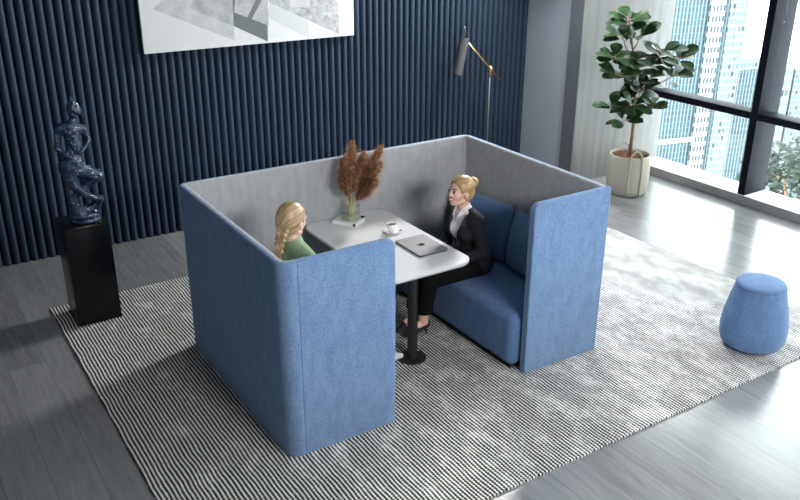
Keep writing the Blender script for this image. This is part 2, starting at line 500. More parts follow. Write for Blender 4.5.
        me.loops.add(len(F)*4); me.loops.foreach_set('vertex_index', F.astype(np.int32).ravel())
        me.polygons.add(len(F)); me.polygons.foreach_set('loop_start', np.arange(0, len(F)*4, 4, dtype=np.int32))
        me.update(calc_edges=True); me.validate()
        return me

# ------------------------------------------------------------------ room shell
X0, X1, Y0, Y1, ZC = -4.2, 5.9, -6.2, 3.81, 3.3
FZ = -.012        # bare floor; the rug's top is z = 0
tag(boxo('floor', (X0-.2, Y0-.2, -.15), (X1+.5, Y1+.3, FZ), M['floor']), kind='structure')
tag(boxo('ceiling', (X0-.2, Y0-.2, ZC), (6.3, Y1+.3, ZC+.1), M['room_white']), kind='structure')
tag(boxo('wall_left', (X0-.2, Y0, FZ), (X0, Y1, ZC), M['room_white']), kind='structure')
tag(boxo('wall_front', (X0, Y0-.2, FZ), (X1, Y0, ZC), M['room_white']), kind='structure')
# fluted navy wall
bm = bmesh.new()
P = .0735; x = 4.9; prof = []
while x > X0:
    w = .0295
    for k in range(9):
        t = PI*k/8
        prof.append((x-P/2+w*math.cos(t)*1.08, Y1+.008-.048*math.sin(t)**.8))
    x -= P
prof = [(4.9, Y1+.008)]+prof+[(X0, Y1+.008)]
lo = [bm.verts.new((a, b, FZ)) for a, b in prof]; hi = [bm.verts.new((a, b, ZC)) for a, b in prof]
for i in range(len(prof)-1):
    bm.faces.new((lo[i+1], lo[i], hi[i], hi[i+1])).smooth = True
prism(bm, [(X0, Y1+.008), (4.9, Y1+.008), (4.9, Y1+.2), (X0, Y1+.2)], FZ, ZC)
wb = bobj('wall_back', bm, M['navy'], smooth=False)
tag(wb, kind='structure')
# grey return wall, dark pilaster edge, wood wall
tag(boxo('wall_return', (4.9, 3.05, FZ), (5.1, Y1+.2, ZC), M['wall_grey']), kind='structure')
tag(boxo('trim_1', (4.84, 2.862, FZ), (4.98, 3.05, ZC), M['column_dark']), kind='structure')
tag(boxo('wall_right', (4.84, 2.85, FZ), (6.24, 2.862, ZC), M['wood']), kind='structure')
tag(boxo('wall_corner', (4.98, 2.862, FZ), (6.24, 3.05, ZC), M['column_dark']), kind='structure')

# windows: one continuous curtain wall along the right side
ms = [2.85-.0, 1.415, -.02, -1.455, -2.89, -4.325, -5.76]
for i in range(6):
    a, b = ms[i], ms[i+1]
    e = empty('window_%d' % (i+1), (6.05, (a+b)/2, 0), kind='structure')
    def wpart(nm, lo, hi, mat, par=e):
        o = boxo(nm, [lo[0]-par.location.x, lo[1]-par.location.y, lo[2]], [hi[0]-par.location.x, hi[1]-par.location.y, hi[2]], mat, par, bev=.003 if mat is M['frame'] else 0)
        return o
    hw = .042
    ya = a-(hw if i else 0)
    wpart('mullion', (5.9, b-hw, .085), (6.24, b+hw, ZC), M['frame'])
    wpart('transom', (5.9, b+hw, .885), (6.10, ya, .955), M['frame'])
    wpart('glass', (6.066, b+hw, .085), (6.074, ya, .885), M['pane'])
    wpart('glass', (6.066, b+hw, .955), (6.074, ya, ZC-.1), M['pane'])
    wpart('head', (5.9, b+hw, ZC-.1), (6.10, ya, ZC), M['frame'])
    wpart('sill_plinth', (5.9, b-hw, FZ), (6.24, ya, .078), M['sill_face'])
    wpart('sill', (5.895, b-hw, .078), (6.25, ya, .0851), M['sill'])
tag(boxo('wall_corner_front', (5.9, Y0-.2, FZ), (6.24, ms[-1]-.042, ZC), M['room_white']), kind='structure')

# ------------------------------------------------------------------ outside
def facade(name, glass_a, glass_b, white, cols, rows, cellw, cellh, mull=.32, slab=.3, wide=False):
    m, nt, b = new_mat(name)
    t = nt.nodes.new('ShaderNodeTexCoord'); sp = nt.nodes.new('ShaderNodeSeparateXYZ'); nt.links.new(t.outputs['Object'], sp.inputs[0])
    u = math_n(nt, 'ADD', sp.outputs[0], sp.outputs[1])
    fu = math_n(nt, 'FRACT', math_n(nt, 'MULTIPLY', u, 1/cellw)); fv = math_n(nt, 'FRACT', math_n(nt, 'MULTIPLY', sp.outputs[2], 1/cellh))
    iu = math_n(nt, 'FLOOR', math_n(nt, 'MULTIPLY', u, 1/cellw)); iv = math_n(nt, 'FLOOR', math_n(nt, 'MULTIPLY', sp.outputs[2], 1/cellh))
    cb = nt.nodes.new('ShaderNodeCombineXYZ'); nt.links.new(iu, cb.inputs[0]); nt.links.new(iv, cb.inputs[1])
    wn = nt.nodes.new('ShaderNodeTexWhiteNoise'); nt.links.new(cb.outputs[0], wn.inputs['Vector'])
    g = ramp(nt, wn.outputs['Value'], [(.15, glass_a), (.7, glass_b), (.95, (.002, .008, .016))])
    s1 = math_n(nt, 'LESS_THAN', fv, slab)
    c = mixc(nt, s1, g, white if wide else tuple(min(1, v*1.5+.006) for v in glass_b))
    s2 = math_n(nt, 'LESS_THAN', fu, mull)
    c = mixc(nt, s2, c, white)
    nt.links.new(c, b.inputs['Base Color']); b.inputs['Roughness'].default_value = .5
    return m
M['fac_teal'] = facade('teal_curtain_wall', (.001, .020, .030), (.003, .040, .052), (.105, .125, .135), 0, 0, .95, 1.45, .40, .22)
M['fac_wing'] = facade('teal_balcony_wing', (.004, .035, .042), (.008, .055, .062), (.085, .115, .12), 0, 0, 2.2, 2.4, .2, .4, True)
M['fac_core'] = facade('balcony_core', (.012, .022, .028), (.012, .026, .035), (.24, .25, .26), 0, 0, .9, 2.3, .42, .45, True)
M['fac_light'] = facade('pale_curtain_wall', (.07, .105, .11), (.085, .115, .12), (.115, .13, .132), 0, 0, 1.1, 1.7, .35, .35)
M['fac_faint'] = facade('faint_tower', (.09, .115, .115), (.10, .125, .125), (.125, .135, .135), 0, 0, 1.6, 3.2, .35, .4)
M['ground_pale'] = plain('pale_hazy_ground', (.75, .78, .80), .9)
M['tower_dark'] = plain('window_dark', (.05, .11, .14), .4)

tag(boxo('city_ground', (8, -400, -91), (700, 500, -90), M['ground_pale']), kind='structure')
C0 = Vector((-1.575, -3.618, 0))
def at(t, ratio, z=0):      # a place in the city, t metres out on +X, by bearing
    return Vector((C0.x+t, C0.y+ratio*t, z))
fd = Vector((.972, -.236, 0)); fang = math.atan2(fd.y, fd.x)
# main tower, its facade about 150 m away
T = 150
tw = empty('office_tower', at(T, .845, -90), 'tall teal glass office tower with a white balcony strip, seen through the left window pane', 'building', rz=fang)
Htw = 150
def tpart(nm, u0, u1, v0, v1, z0, z1, mat, par):
    return boxo(nm, (u0, v0, z0), (u1, v1, z1), mat, par)
tpart('glass_facade', -3.2, 11.6, 0, 14, 0, Htw, M['fac_teal'], tw)
tpart('glass_facade', 15.2, 17.2, .3, 14, 0, Htw, M['fac_teal'], tw)
tpart('pale_facade', 17.2, 22.4, .0, 14, 0, Htw, M['fac_light'], tw)
core = tpart('stair_core', 11.6, 15.2, -.8, 14, 0, Htw, M['fac_core'], tw)
tpart('sky_band', -3.2, 11.6, -.35, 0, 40.2, 41.3, M['tower_white'], tw)
tpart('side_wing', -5.4, -3.2, .4, 12, 0, Htw, M['fac_wing'], tw)
tpart('roof', -5.4, 22.4, 0, 14, Htw, Htw+1.5, M['tower_white'], tw)
# second lower tower
T2 = 175
t2 = empty('office_block', at(T2+4, .716, -90), 'lower teal office block with a pale flat roof band beside the tall tower', 'building', rz=fang)
tpart('glass_facade', 0, 8.7, 0, 12, 0, 54.2, M['fac_teal'], t2)
tpart('pale_roof_band', 0, 8.7, -.2, 12, 54.2, 57, M['fac_light'], t2)
T3 = 230
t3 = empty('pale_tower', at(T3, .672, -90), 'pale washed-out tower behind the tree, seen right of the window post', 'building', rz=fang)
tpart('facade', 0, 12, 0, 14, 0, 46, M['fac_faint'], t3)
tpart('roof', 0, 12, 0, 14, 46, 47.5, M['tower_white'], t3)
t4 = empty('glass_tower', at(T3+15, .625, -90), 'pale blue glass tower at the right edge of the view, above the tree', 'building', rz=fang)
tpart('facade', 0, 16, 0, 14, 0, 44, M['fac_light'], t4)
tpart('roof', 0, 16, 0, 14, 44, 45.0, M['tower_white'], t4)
# terrace below with a tree
tag(boxo('terrace_deck', (6.6, -14, -9.3), (21, 20, -9), M['ground_pale']), kind='structure')
def tree_leaf_mat():
    m, nt, b = new_mat('tree_foliage')
    n = nd(nt, 'ShaderNodeTexNoise', Scale=1.2, Detail=3.0); nt.links.new(coords(nt, (1, 1, 1)), n.inputs['Vector'])
    nt.links.new(ramp(nt, n.outputs[0], [(.35, (.008, .018, .012)), (.6, (.022, .04, .026)), (.75, (.07, .10, .07))]), b.inputs['Base Color'])
    b.inputs['Roughness'].default_value = .7
    return m
M['tree_leaf'] = tree_leaf_mat()
tr = empty('tree', (16.2, 6.8, -9), 'leafy green tree outside the right window pane', 'tree')
bm = bmesh.new(); rnd = random.Random(3)
tube(bm, [(0, 0, 0), (.1, 0, 2.0), (0, .1, 3.8), (.1, 0, 6.2)], [.2, .15, .10, .04], 8)
blobs = []
for k in range(22):
    a = rnd.random()*2*PI; zz = 2.9+rnd.random()*4.0; rr = (1.75-abs(zz-4.4)*.42)*rnd.uniform(.45, 1)
    c = Vector((math.cos(a)*rr, math.sin(a)*rr, zz)); blobs.append((c, rnd.uniform(.45, .8)))
    tube(bm, [(0, 0, zz*.62+.6), tuple(c*.6+Vector((0, 0, zz*.36+.1))), tuple(c)], [.05, .035, .015], 5)
bobj('trunk', bm, M['trunk'], tr)
bm = bmesh.new()
for c, r in blobs:
    for q in range(330):
        d = Vector((rnd.gauss(0, 1), rnd.gauss(0, 1), rnd.gauss(0, .8))); d = d.normalized()*r*rnd.random()**.4
        p = c+d; s = rnd.uniform(.05, .11)
        t1 = Vector((rnd.gauss(0, 1), rnd.gauss(0, 1), rnd.gauss(0, .5))).normalized(); t2_ = t1.orthogonal().normalized()
        bm.faces.new([bm.verts.new(p+v) for v in (t1*s, t2_*s*.5, -t1*s, -t2_*s*.5)])
bobj('foliage', bm, M['tree_leaf'], tr, smooth=False)

# ------------------------------------------------------------------ rug
RX0, RX1, RY0, RY1, RT = -.745, 4.20, -.872, 2.715, 0.0
bm = bmesh.new(); rnd = random.Random(5)
def edge_pts(n, f): return [f(i/n) for i in range(n)]
per = []
def wob(): return rnd.uniform(-.004, .004)
for i in range(150): per.append((RX0+(RX1-RX0)*i/150, RY0+wob()))
for i in range(110): per.append((RX1+wob(), RY0+(RY1-RY0)*i/110))
for i in range(150): per.append((RX1-(RX1-RX0)*i/150, RY1+wob()))
for i in range(110): per.append((RX0+wob(), RY1-(RY1-RY0)*i/110))
prism(bm, per, FZ, RT)
rug = tag(bobj('rug', bm, M['rug'], smooth=False), 'large black and white striped woven rug under the booth', 'rug')

# ------------------------------------------------------------------ booth panels
BW, BD, BH, BZ = 2.386, 1.566, 1.207, RT+.001
WL, WR = .705, .662
def outer_path():
    pts = []
    r1, r2, r3, r4, sm, F_ = .078, .055, .07, .022, .10, -.020      # corner radii, seam distance, front line
    def arc(cx, cy, r, a0, a1, n=8):
        for k in range(n+1):
            t = math.radians(a0+(a1-a0)*k/n); pts.append((cx+r*math.cos(t), cy+r*math.sin(t), math.cos(t), math.sin(t)))
    def line(x0, y0, x1, y1, nx, ny, step=.02):
        L = math.hypot(x1-x0, y1-y0); n = max(2, int(L/step))
        for k in range(n+1): pts.append((x0+(x1-x0)*k/n, y0+(y1-y0)*k/n, nx, ny))
    line(WL, F_, sm, F_, 0, -1); segs = [len(pts)]
    line(sm, F_, r1, F_, 0, -1); arc(r1, F_+r1, r1, 270, 180); line(0, F_+r1, 0, BD-r2, -1, 0); arc(r2, BD-r2, r2, 180, 90); segs.append(len(pts))
    line(r2, BD, BW/2, BD, 0, 1); segs.append(len(pts))
    line(BW/2, BD, BW-r3, BD, 0, 1); segs.append(len(pts))
    arc(BW-r3, BD-r3, r3, 90, 0); line(BW, BD-r3, BW, F_+r4, 1, 0); arc(BW-r4, F_+r4, r4, 0, -90); line(BW-r4, F_, BW-r4-.004, F_, 0, -1); segs.append(len(pts))
    line(BW-r4-.004, F_, BW-WR, F_, 0, -1); segs.append(len(pts))
    return pts, segs
pts, segs = outer_path()
booth = empty('meeting_booth', (BW/2, BD/2, BZ), 'blue four-sided meeting booth of high felt panels with grey inner lining', 'booth')
def layer(name, seg, o0, o1, top_in, mat, parent, free=None):
    """seg: outline points with outward normals; o0 outer offset, o1 inner offset (inward)."""
    bm = bmesh.new(); rings = []
    L = [0]
    for a, b in zip(seg, seg[1:]): L.append(L[-1]+math.hypot(b[0]-a[0], b[1]-a[1]))
    seg2 = []
    # extra stations close to the two ends so they can be rounded
    def interp(s):
        for i in range(len(L)-1):
            if L[i+1] >= s and L[i+1] > L[i]:
                t = (s-L[i])/(L[i+1]-L[i]); a, b = seg[i], seg[i+1]
                return tuple(a[k]*(1-t)+b[k]*t for k in range(4))
        return seg[-1]
    tot = L[-1]
    st = sorted(set([0, .001, .0025, .005, tot-.005, tot-.0025, tot-.001, tot]+[s for s in L if .006 < s < tot-.006]+([.01, .02, .03, .04, tot-.04, tot-.03, tot-.02, tot-.01] if free else [])))
    ss = 1
    for s in st:
        x, y, nx, ny = interp(s)
        e = min(s, tot-s); sh = 0
        if e < .005: sh = .004*(1-math.sqrt(max(0, 1-(1-e/.005)**2)))
        zt, zb = BH, BZ
        if free is not None:
            ef = s if free == 0 else tot-s; R = .045
            if ef < R:
                drop = R-math.sqrt(max(0, R*R-(R-ef)**2)); zt -= drop; zb += drop*.3
        a, b = o0+sh, o1-(sh if free is None else sh)
        rr = .016
        if top_in == 'out':     # rounded on the outer side
            sec = [(a, zb+.004), (a+.004, zb), (b, zb), (b, zt), (b-.004, zt)]
            for k in range(6):
                t = PI/2*k/5; sec.append((a+rr-rr*math.sin(t), zt-rr+rr*math.cos(t)))
        else:
            sec = [(b, zb), (a, zb), (a, zt), (a+.002, zt)]
            for k in range(6):
                t = PI/2*k/5; sec.append((b-rr+rr*math.sin(t), zt-rr+rr*math.cos(t)))
        rings.append([bm.verts.new((min(max(x-nx*o, -1), 9)-BW/2, y-ny*o-BD/2, z-BZ)) for o, z in sec])
    n = len(rings[0])
    for r0, r1 in zip(rings, rings[1:]):
        for k in range(n): bm.faces.new((r0[k], r0[(k+1) % n], r1[(k+1) % n], r1[k]))
    bm.faces.new(rings[0]); bm.faces.new(rings[-1][::-1])
    bmesh.ops.recalc_face_normals(bm, faces=bm.faces)
    return bobj(name, bm, mat, parent, angle=50)
cuts = [0]+segs
names = ['wing_panel', 'side_panel', 'back_panel', 'back_panel', 'side_panel', 'wing_panel']
for i in range(6):
    s = pts[cuts[i]:cuts[i+1]]
    fr = 0 if i == 0 else (1 if i == 5 else None)
    o = layer(names[i], s, 0, .028, 'out', M['blue'], booth, fr)
    li = layer('lining', s, .028, .052, 'in', M['grey'] if 0 < i < 5 else M['blue'], o, fr)
    if 0 < i < 5: li['label'] = 'grey felt inner lining'

# sofas
def softbox(bm, lo, hi, r, seg=6, bulge=0):
    c = [(a+b)/2 for a, b in zip(lo, hi)]; s = [b-a for a, b in zip(lo, hi)]
    box(bm, c, s, bev=r, seg=seg)
def bench(name, x0, x1, label, grp):
    cx = (x0+x1)/2
    e = empty(name, (cx, .78, RT), label, 'sofa', grp)
    y0, y1 = .058-.78, 1.505-.78; hx = (x1-x0)/2
    bm = bmesh.new(); softbox(bm, (-hx, y0, .03), (hx, y1, .405), .055, 8)
    bobj('seat_block', bm, M['shaded_blue'], e)
    bm = bmesh.new(); box(bm, (0, 0+(y0+y1)/2, .017), (2*hx-.08, y1-y0-.08, .034))
    o = bobj('plinth', bm, M['dark_under'], e, smooth=False); o['label'] = 'dark recessed plinth'
    return e
bench('bench_sofa', 1.662, 2.328, 'blue upholstered bench seat in the booth, the one under the woman in the black suit', 'bench seats inside the booth')
bench('bench_sofa', .055, .733, 'blue upholstered bench seat in the booth, the one under the woman in the green top', 'bench seats inside the booth')

def cushion(W, Hh, T, seed):
    bm = bmesh.new(); n = 26; rnd = random.Random(seed)
    g = {}
    for side in (1, -1):
        for i in range(n+1):
            for j in range(n+1):
                u = -1+2*i/n; v = -1+2*j/n
                if side == -1 and (i in (0, n) or j in (0, n)): g[side, i, j] = g[1, i, j]; continue
                e = (max(0, 1-abs(u)**3.2)*max(0, 1-abs(v)**3.2))**.55
                pin = 1-.05*(u*u*v*v)-.03*(abs(u)*0+ (1-v*v)*abs(u)**4*.0)
                xx = u*W/2*(1-.06*(1-abs(v)**2)*abs(u)**6*0)*pin
                zz = v*Hh/2*pin-.03*(1-u*u)*max(0, v)**4
                # dented crease in the middle, radiating folds
                r2 = math.hypot(u, (v-.05)*.8)
                dent = .030*math.exp(-(r2/.16)**2)+.012*math.exp(-((v-.05+.10*u)/.08)**2)*math.exp(-(u/.45)**2)
                dent += .004*math.sin(7*u+3*v+seed)*e
                g[side, i, j] = bm.verts.new((-side*(T/2*e-dent*(1 if side == 1 else 0)), xx, zz))
    for side in (1, -1):
        for i in range(n):
            for j in range(n):
                q = [g[side, i, j], g[side, i+1, j], g[side, i+1, j+1], g[side, i, j+1]]
                bm.faces.new(q)
    bmesh.ops.recalc_face_normals(bm, faces=bm.faces)
    return bm
def put_cushion(loc, rot, W, H_, T, seed, label, grp):
    o = bobj('cushion', cushion(W, H_, T, seed), M['shaded_blue'])
    o.location = loc; o.rotation_euler = rot
    tag(o, label, 'cushion', grp)
g_c = 'back cushions on the right bench'
put_cushion((2.19, 1.11, .638), (0, math.radians(12), math.radians(3)), .70, .47, .20, 1, 'blue back cushion right behind the woman in the black suit', g_c)
put_cushion((2.20, .415, .634), (0, math.radians(11), math.radians(-2)), .68, .46, .20, 2, 'blue back cushion nearest the right front panel, partly hidden by it', g_c)

# ------------------------------------------------------------------ table
tb = empty('meeting_table', (1.205, .93, RT), 'white rectangular table with rounded corners and black column legs inside the booth', 'table')
def rel(bm, o): bmesh.ops.translate(bm, vec=-Vector(o.location), verts=bm.verts)
TZ = .75
bm = bmesh.new(); prism(bm, rrect(.862, .332, 1.548, 1.508, .10, 12), TZ-.016, TZ)
es = [e for e in bm.edges if abs(e.verts[0].co.z-e.verts[1].co.z) < 1e-5]
bmesh.ops.bevel(bm, geom=es, offset=.004, segments=2, affect='EDGES'); rel(bm, tb)
bobj('tabletop', bm, M['white_gloss'], tb, angle=30)
bm = bmesh.new(); prism(bm, rrect(.872, .342, 1.538, 1.498, .09, 12), TZ-.030, TZ-.016); rel(bm, tb)
bobj('edge_band', bm, M['table_edge'], tb, smooth=False)
for yy in (.566, 1.27):
    bm = bmesh.new()
    lathe(bm, [(0, 0), (.098, 0), (.098, .008), (.092, .012), (.0, .012)], (1.213, yy, RT), 40); rel(bm, tb)
    f = bobj('base_disc', bm, M['black_metal'], tb, angle=30)
    bm = bmesh.new()
    lathe(bm, [(0, .012), (.035, .012), (.035, .72-RT-.004), (0, .72-RT-.004)], (1.213, yy, RT), 28); rel(bm, tb)
    bobj('column', bm, M['black_metal'], tb, angle=30)
    bm = bmesh.new(); box(bm, (1.213, yy, TZ-.034), (.28, .18, .008)); rel(bm, tb)
    bobj('mounting_plate', bm, M['black_metal'], tb, smooth=False)

# laptop
lp = empty('laptop', (1.378, .715, TZ), 'closed grey laptop lying on the white table', 'laptop')
bm = bmesh.new(); prism(bm, rrect(-.116, -.156, .116, .156, .013, 6), 0.001, .008)
bobj('base', bm, M['laptop_dark'], lp, smooth=False)
bm = bmesh.new(); prism(bm, rrect(-.1165, -.1565, .1165, .1565, .013, 6), .008, .015)
lid = bobj('lid', bm, M['laptop'], lp, smooth=False)
def apple():
    out = []
    for k in range(64):
        t = 2*PI*k/64
        r = .021*(1+.10*abs(math.sin(t))**1-.16*math.exp(-((t-PI/2)/.32)**2)-.08*math.exp(-((t-3*PI/2)/.30)**2))
        x, y = r*math.cos(t), r*math.sin(t)
        d = math.hypot(x-.026, y-.004)
        if d < .011:
            x = .026-math.sqrt(max(0, .011**2-(y-.004)**2))
        out.append((x, y))
    return out
bm = bmesh.new()
# the emblem faces the seated woman's side of the lid
def tolid(pl): return [(-y*1.05, x*1.05) for x, y in pl]
prism(bm, tolid(apple()), .015, .0154)
leaf = [(.001+.011*math.sin(PI*k/8)*.38+.010*k/8, .022+.014*k/8-.004*math.sin(PI*k/8)) for k in range(9)]+[(.011-.010*k/8-.011*math.sin(PI*k/8)*.2, .036-.014*k/8+.003*math.sin(PI*k/8)) for k in range(1, 8)]
prism(bm, tolid(leaf), .015, .0154)
bobj('emblem', bm, M['eye_dark'], lid, smooth=False)

# cup and saucer
cs = Vector((1.355, 1.045, TZ))
bm = bmesh.new(); lathe(bm, [(0, .002), (.035, .0), (.040, .003), (.066, .012), (.067, .014), (.062, .013), (.038, .006), (0, .006)], n=40)
o = tag(bobj('saucer', bm, M['cup']), 'round white saucer under the coffee cup', 'saucer'); o.location = cs
cu = empty('coffee_cup', cs+Vector((-.005, .005, .0065)), 'small white cup of black coffee on its saucer', 'cup')
bm = bmesh.new(); lathe(bm, [(0, .0), (.019, 0), (.021, .004), (.031, .018), (.036, .045), (.037, .056), (.0345, .056), (.033, .044), (.028, .018), (0, .008)], n=36)
bobj('bowl', bm, M['cup'], cu)
bm = bmesh.new(); lathe(bm, [(0, .046), (.0335, .046), (.0335, .0475), (0, .0475)], n=32)
bobj('coffee', bm, M['coffee'], cu)
bm = bmesh.new(); tube(bm, [(.033+.020*math.sin(PI*k/10), 0, .050-.034*k/10) for k in range(11)], .0032, 8)
h = bobj('handle', bm, M['cup'], cu); h.rotation_euler = (0, 0, math.radians(100))
bm = bmesh.new()
tube(bm, [(-.052, -.006, .0), (-.02, -.002, .003), (.02, 0, .004)], [.0025, .0018, .0022], 8)
vs = bmesh.ops.create_uvsphere(bm, u_segments=12, v_segments=8, radius=1)['verts']
bmesh.ops.transform(bm, matrix=Matrix.Translation((.034, 0, .003)) @ Matrix.Diagonal((.017, .011, .003, 1)), verts=vs)
o = tag(bobj('teaspoon', bm, M['steel']), 'steel teaspoon resting on the saucer beside the cup', 'spoon'); o.location = cs+Vector((.022, -.042, .0135)); o.rotation_euler = (0, 0, math.radians(18))

# book, vase, pampas, dark clip
bc = Vector((1.19, 1.386, TZ)); ba = math.radians(-56)
bk = empty('book', bc, 'thick white book under the glass vase on the table', 'book', rz=ba)
boxo('pages', (-.094, -.072, .003), (.092, .074, .023), M['book_pages'], bk)
boxo('cover', (-.096, -.076, 0.0), (.096, .076, .003), M['book_cover'], bk)
boxo('cover', (-.096, -.076, .023), (.096, .076, .026), M['book_cover'], bk)
boxo('spine', (-.096, -.0785, 0.0), (.096, -.072, .026), M['book_cover'], bk)
boxo('spine_label', (.070, -.0792, 0.003), (.092, -.0784, .023), M['dark_print'], bk)
VZ = TZ+.0262; vc = Vector((1.205, 1.385, VZ))
bm = bmesh.new(); lathe(bm, [(0, 0), (.066, 0), (.068, .004), (.068, .125), (.0655, .125), (.0655, .008), (0, .008)], n=44)
o = tag(bobj('vase', bm, M['vase'], angle=40), 'clear cylindrical glass vase holding the pampas grass', 'vase'); o.location = vc
bm = bmesh.new(); lathe(bm, [(.0, .009), (.064, .009), (.064, .014), (0, .014)], n=36)
M['water'] = plain('pale_green_pebble_layer', (.55, .60, .44), .3)
o = bobj('vase_filling', bm, M['water'], o)
o['label'] = 'thin pale green layer at the bottom'
bm = bmesh.new(); rnd = random.Random(9)
for k in range(7):
    a = k*.9; p = Vector((1.285+.009*math.cos(a), 1.352+.009*math.sin(a), VZ+.006)); 
    vs = bmesh.ops.create_icosphere(bm, subdivisions=2, radius=.0062)['verts']; bmesh.ops.translate(bm, vec=p, verts=vs)
tube(bm, [(1.287, 1.352, VZ+.004), (1.300, 1.35, VZ+.004), (1.312, 1.356, VZ+.0035)], .003, 6)
tag(bobj('bead_string', bm, M['eye_dark']), 'small black string of beads lying on the white book beside the vase', 'beads')

def pampas(base, mid, tip, seed, label):
    e = empty('pampas_stem', base, label, 'dried flower', 'pampas stems in the glass vase')
    B = Vector(base); mid = Vector(mid)-B; tip = Vector(tip)-B; rnd = random.Random(seed)
    P0 = Vector((0, 0, 0))
    def cur(t): return P0*(1-t)**2+2*mid*t*(1-t)*1.0+tip*t*t
    bm = bmesh.new(); tube(bm, [cur(k/10) for k in range(8)], [.0032-.0002*k for k in range(8)], 6)
    bobj('stem', bm, M['stem_gold'], e)
    bm = bmesh.new()
    tube(bm, [cur(.55+.045*k) for k in range(11)], [.0016]*11, 5)
    for q in range(1500):
        t = .46+.54*rnd.random()**.85; p = cur(t); d = (cur(min(1, t+.02))-cur(t-.02)).normalized()
        a = rnd.random()*2*PI; s = d.orthogonal().normalized(); s = (Matrix.Rotation(a, 3, d) @ s)
        w = math.sin(PI*min(1, max(0, (t-.40)/.62)))**.7
        L = rnd.uniform(.055, .115)*(.45+.65*w)
        dirv = (d*1.15+s*rnd.uniform(.5, 1.9)*w+Vector((0, 0, -.22*rnd.random()))).normalized()
        droop = Vector((0, 0, -L*.35*rnd.random()))
        sd = dirv.cross(d).normalized()*rnd.uniform(.0014, .003)
        m_ = p+dirv*L*.55; e_ = p+dirv*L+droop
        v = [bm.verts.new(x_) for x_ in (p, m_+sd, e_, m_-sd)]
        bm.faces.new(v)
    bobj('plume', bm, M['plume'], e, smooth=False)
gp = 'stems of brown pampas grass in the glass vase'
vb = (1.205, 1.385)
for i, (mid, tip) in enumerate([((1.19, 1.38, .98), (1.235, 1.40, 1.31)), ((1.13, 1.36, .96), (1.16, 1.36, 1.23)), ((1.23, 1.37, .98), (1.43, 1.34, 1.27)),
                               ((1.21, 1.35, .95), (1.40, 1.31, 1.16)), ((1.20, 1.36, .97), (1.30, 1.36, 1.24)), ((1.15, 1.38, .96), (1.175, 1.33, 1.13)), ((1.19, 1.35, .93), (1.33, 1.27, 1.06))]):
    a = i*.9
    pampas((vb[0]+.016*math.cos(a), vb[1]+.016*math.sin(a), VZ+.0145), mid, tip, 20+i,
           ['brown pampas stem, tallest and upright', 'brown pampas stem at the left of the bunch', 'brown pampas stem leaning highest to the right',
            'brown pampas stem at mid height on the right', 'brown pampas stem in the middle of the bunch', 'short brown pampas stem at the lower left of the bunch', 'lowest brown pampas stem drooping to the right'][i])

# ------------------------------------------------------------------ pouf
po = empty('pouf', (3.36, -.575, RT), 'round blue fabric pouf wider at the base, on the rug right of the booth', 'pouf')
bm = bmesh.new()
prof = [(0, .012), (.14, .012), (.180, .02), (.208, .045), (.222, .085), (.227, .14), (.222, .21), (.210, .28), (.195, .35), (.181, .41), (.172, .445), (.169, .462)]
lathe(bm, prof+[(.164, .470), (.0, .470)], n=64); bobj('body', bm, M['pouf'], po, angle=60)
bm = bmesh.new(); lathe(bm, [(0, .469), (.162, .469), (.1685, .474), (.168, .484), (.160, .495), (.145, .501), (.09, .506), (0, .507)], n=64)
bobj('top_cushion', bm, M['pouf'], po)
bm = bmesh.new(); lathe(bm, [(0, 0), (.13, 0), (.13, .013), (0, .013)], n=40)
o = bobj('base_ring', bm, M['dark_under'], po, smooth=False); o['label'] = 'black foot ring'

# ------------------------------------------------------------------ pedestal and figurine
PX, PY = -.468, 2.425
bm = bmesh.new(); box(bm, (0, 0, .385), (.315, .315, .77), bev=.004)
o = tag(bobj('pedestal', bm, M['black_gloss'], angle=30), 'tall glossy black square pedestal on the rug corner', 'pedestal'); o.location = (PX, PY, RT)
f = Field((-.22, -.13, -.02), (.25, .13, .95), .006)
k_ = .025
# a twisting figure: coils at the foot, crossed legs, hips, waist, torso, head
f.ell((.0, 0, .02), (.10, .075, .03), k_); f.cap((-.06, .0, .05), (.10, .03, .07), .035, .03, k_)
f.cap((.10, .03, .07), (.12, -.02, .13), .03, .024, k_); f.cap((.12, -.02, .13), (.03, -.04, .17), .024, .02, k_)
f.cap((-.04, -.02, .05), (-.07, .02, .14), .034, .026, k_); f.cap((-.07, .02, .14), (.02, .02, .22), .026, .026, k_)
f.cap((.03, -.03, .17), (-.05, -.02, .26), .022, .03, k_); f.cap((.02, .02, .22), (.13, .0, .30), .028, .042, k_)
f.cap((.13, .0, .30), (-.02, .0, .38), .045, .062, k_); f.cap((-.05, -.02, .26), (-.07, .0, .38), .035, .06, k_)
f.ell((-.04, 0, .41), (.085, .06, .06), k_)
f.cap((-.03, 0, .44), (.0, 0, .54), .05, .042, .03); f.cap((.0, 0, .54), (-.01, 0, .66), .048, .06, .03)
f.cap((-.075, 0, .68), (.065, 0, .66), .035, .032, .03); f.cap((-.09, 0, .67), (-.115, .0, .54), .026, .02, .015); f.cap((-.115, 0, .54), (-.02, -.05, .44), .02, .016, .015)
f.cap((.08, 0, .65), (.10, 0, .56), .024, .02, .015); f.cap((.10, 0, .56), (.02, -.055, .50), .02, .015, .015)
f.cap((0.0, 0, .68), (.02, 0, .76), .026, .022, .02); f.ell((.03, 0, .80), (.048, .042, .058), .02); f.cap((.03, 0, .85), (.02, .0, .885), .025, .010, .015)
f.cap((.07, 0, .80), (.085, 0, .74), .014, .008, .015)
o = tag(link('figurine', f.mesh('figurine'), M['art_glass']), 'dark blue art glass figurine standing on the black pedestal', 'sculpture')
o.location = (PX+.03, PY, RT+.77+.011)
# flat foot
bm = bmesh.new(); lathe(bm, [(0, 0), (.11, 0), (.115, .006), (.10, .02), (0, .03)], n=32)
b_ = bobj('base', bm, M['art_glass'], o); b_.location = (0, 0, -.0105)

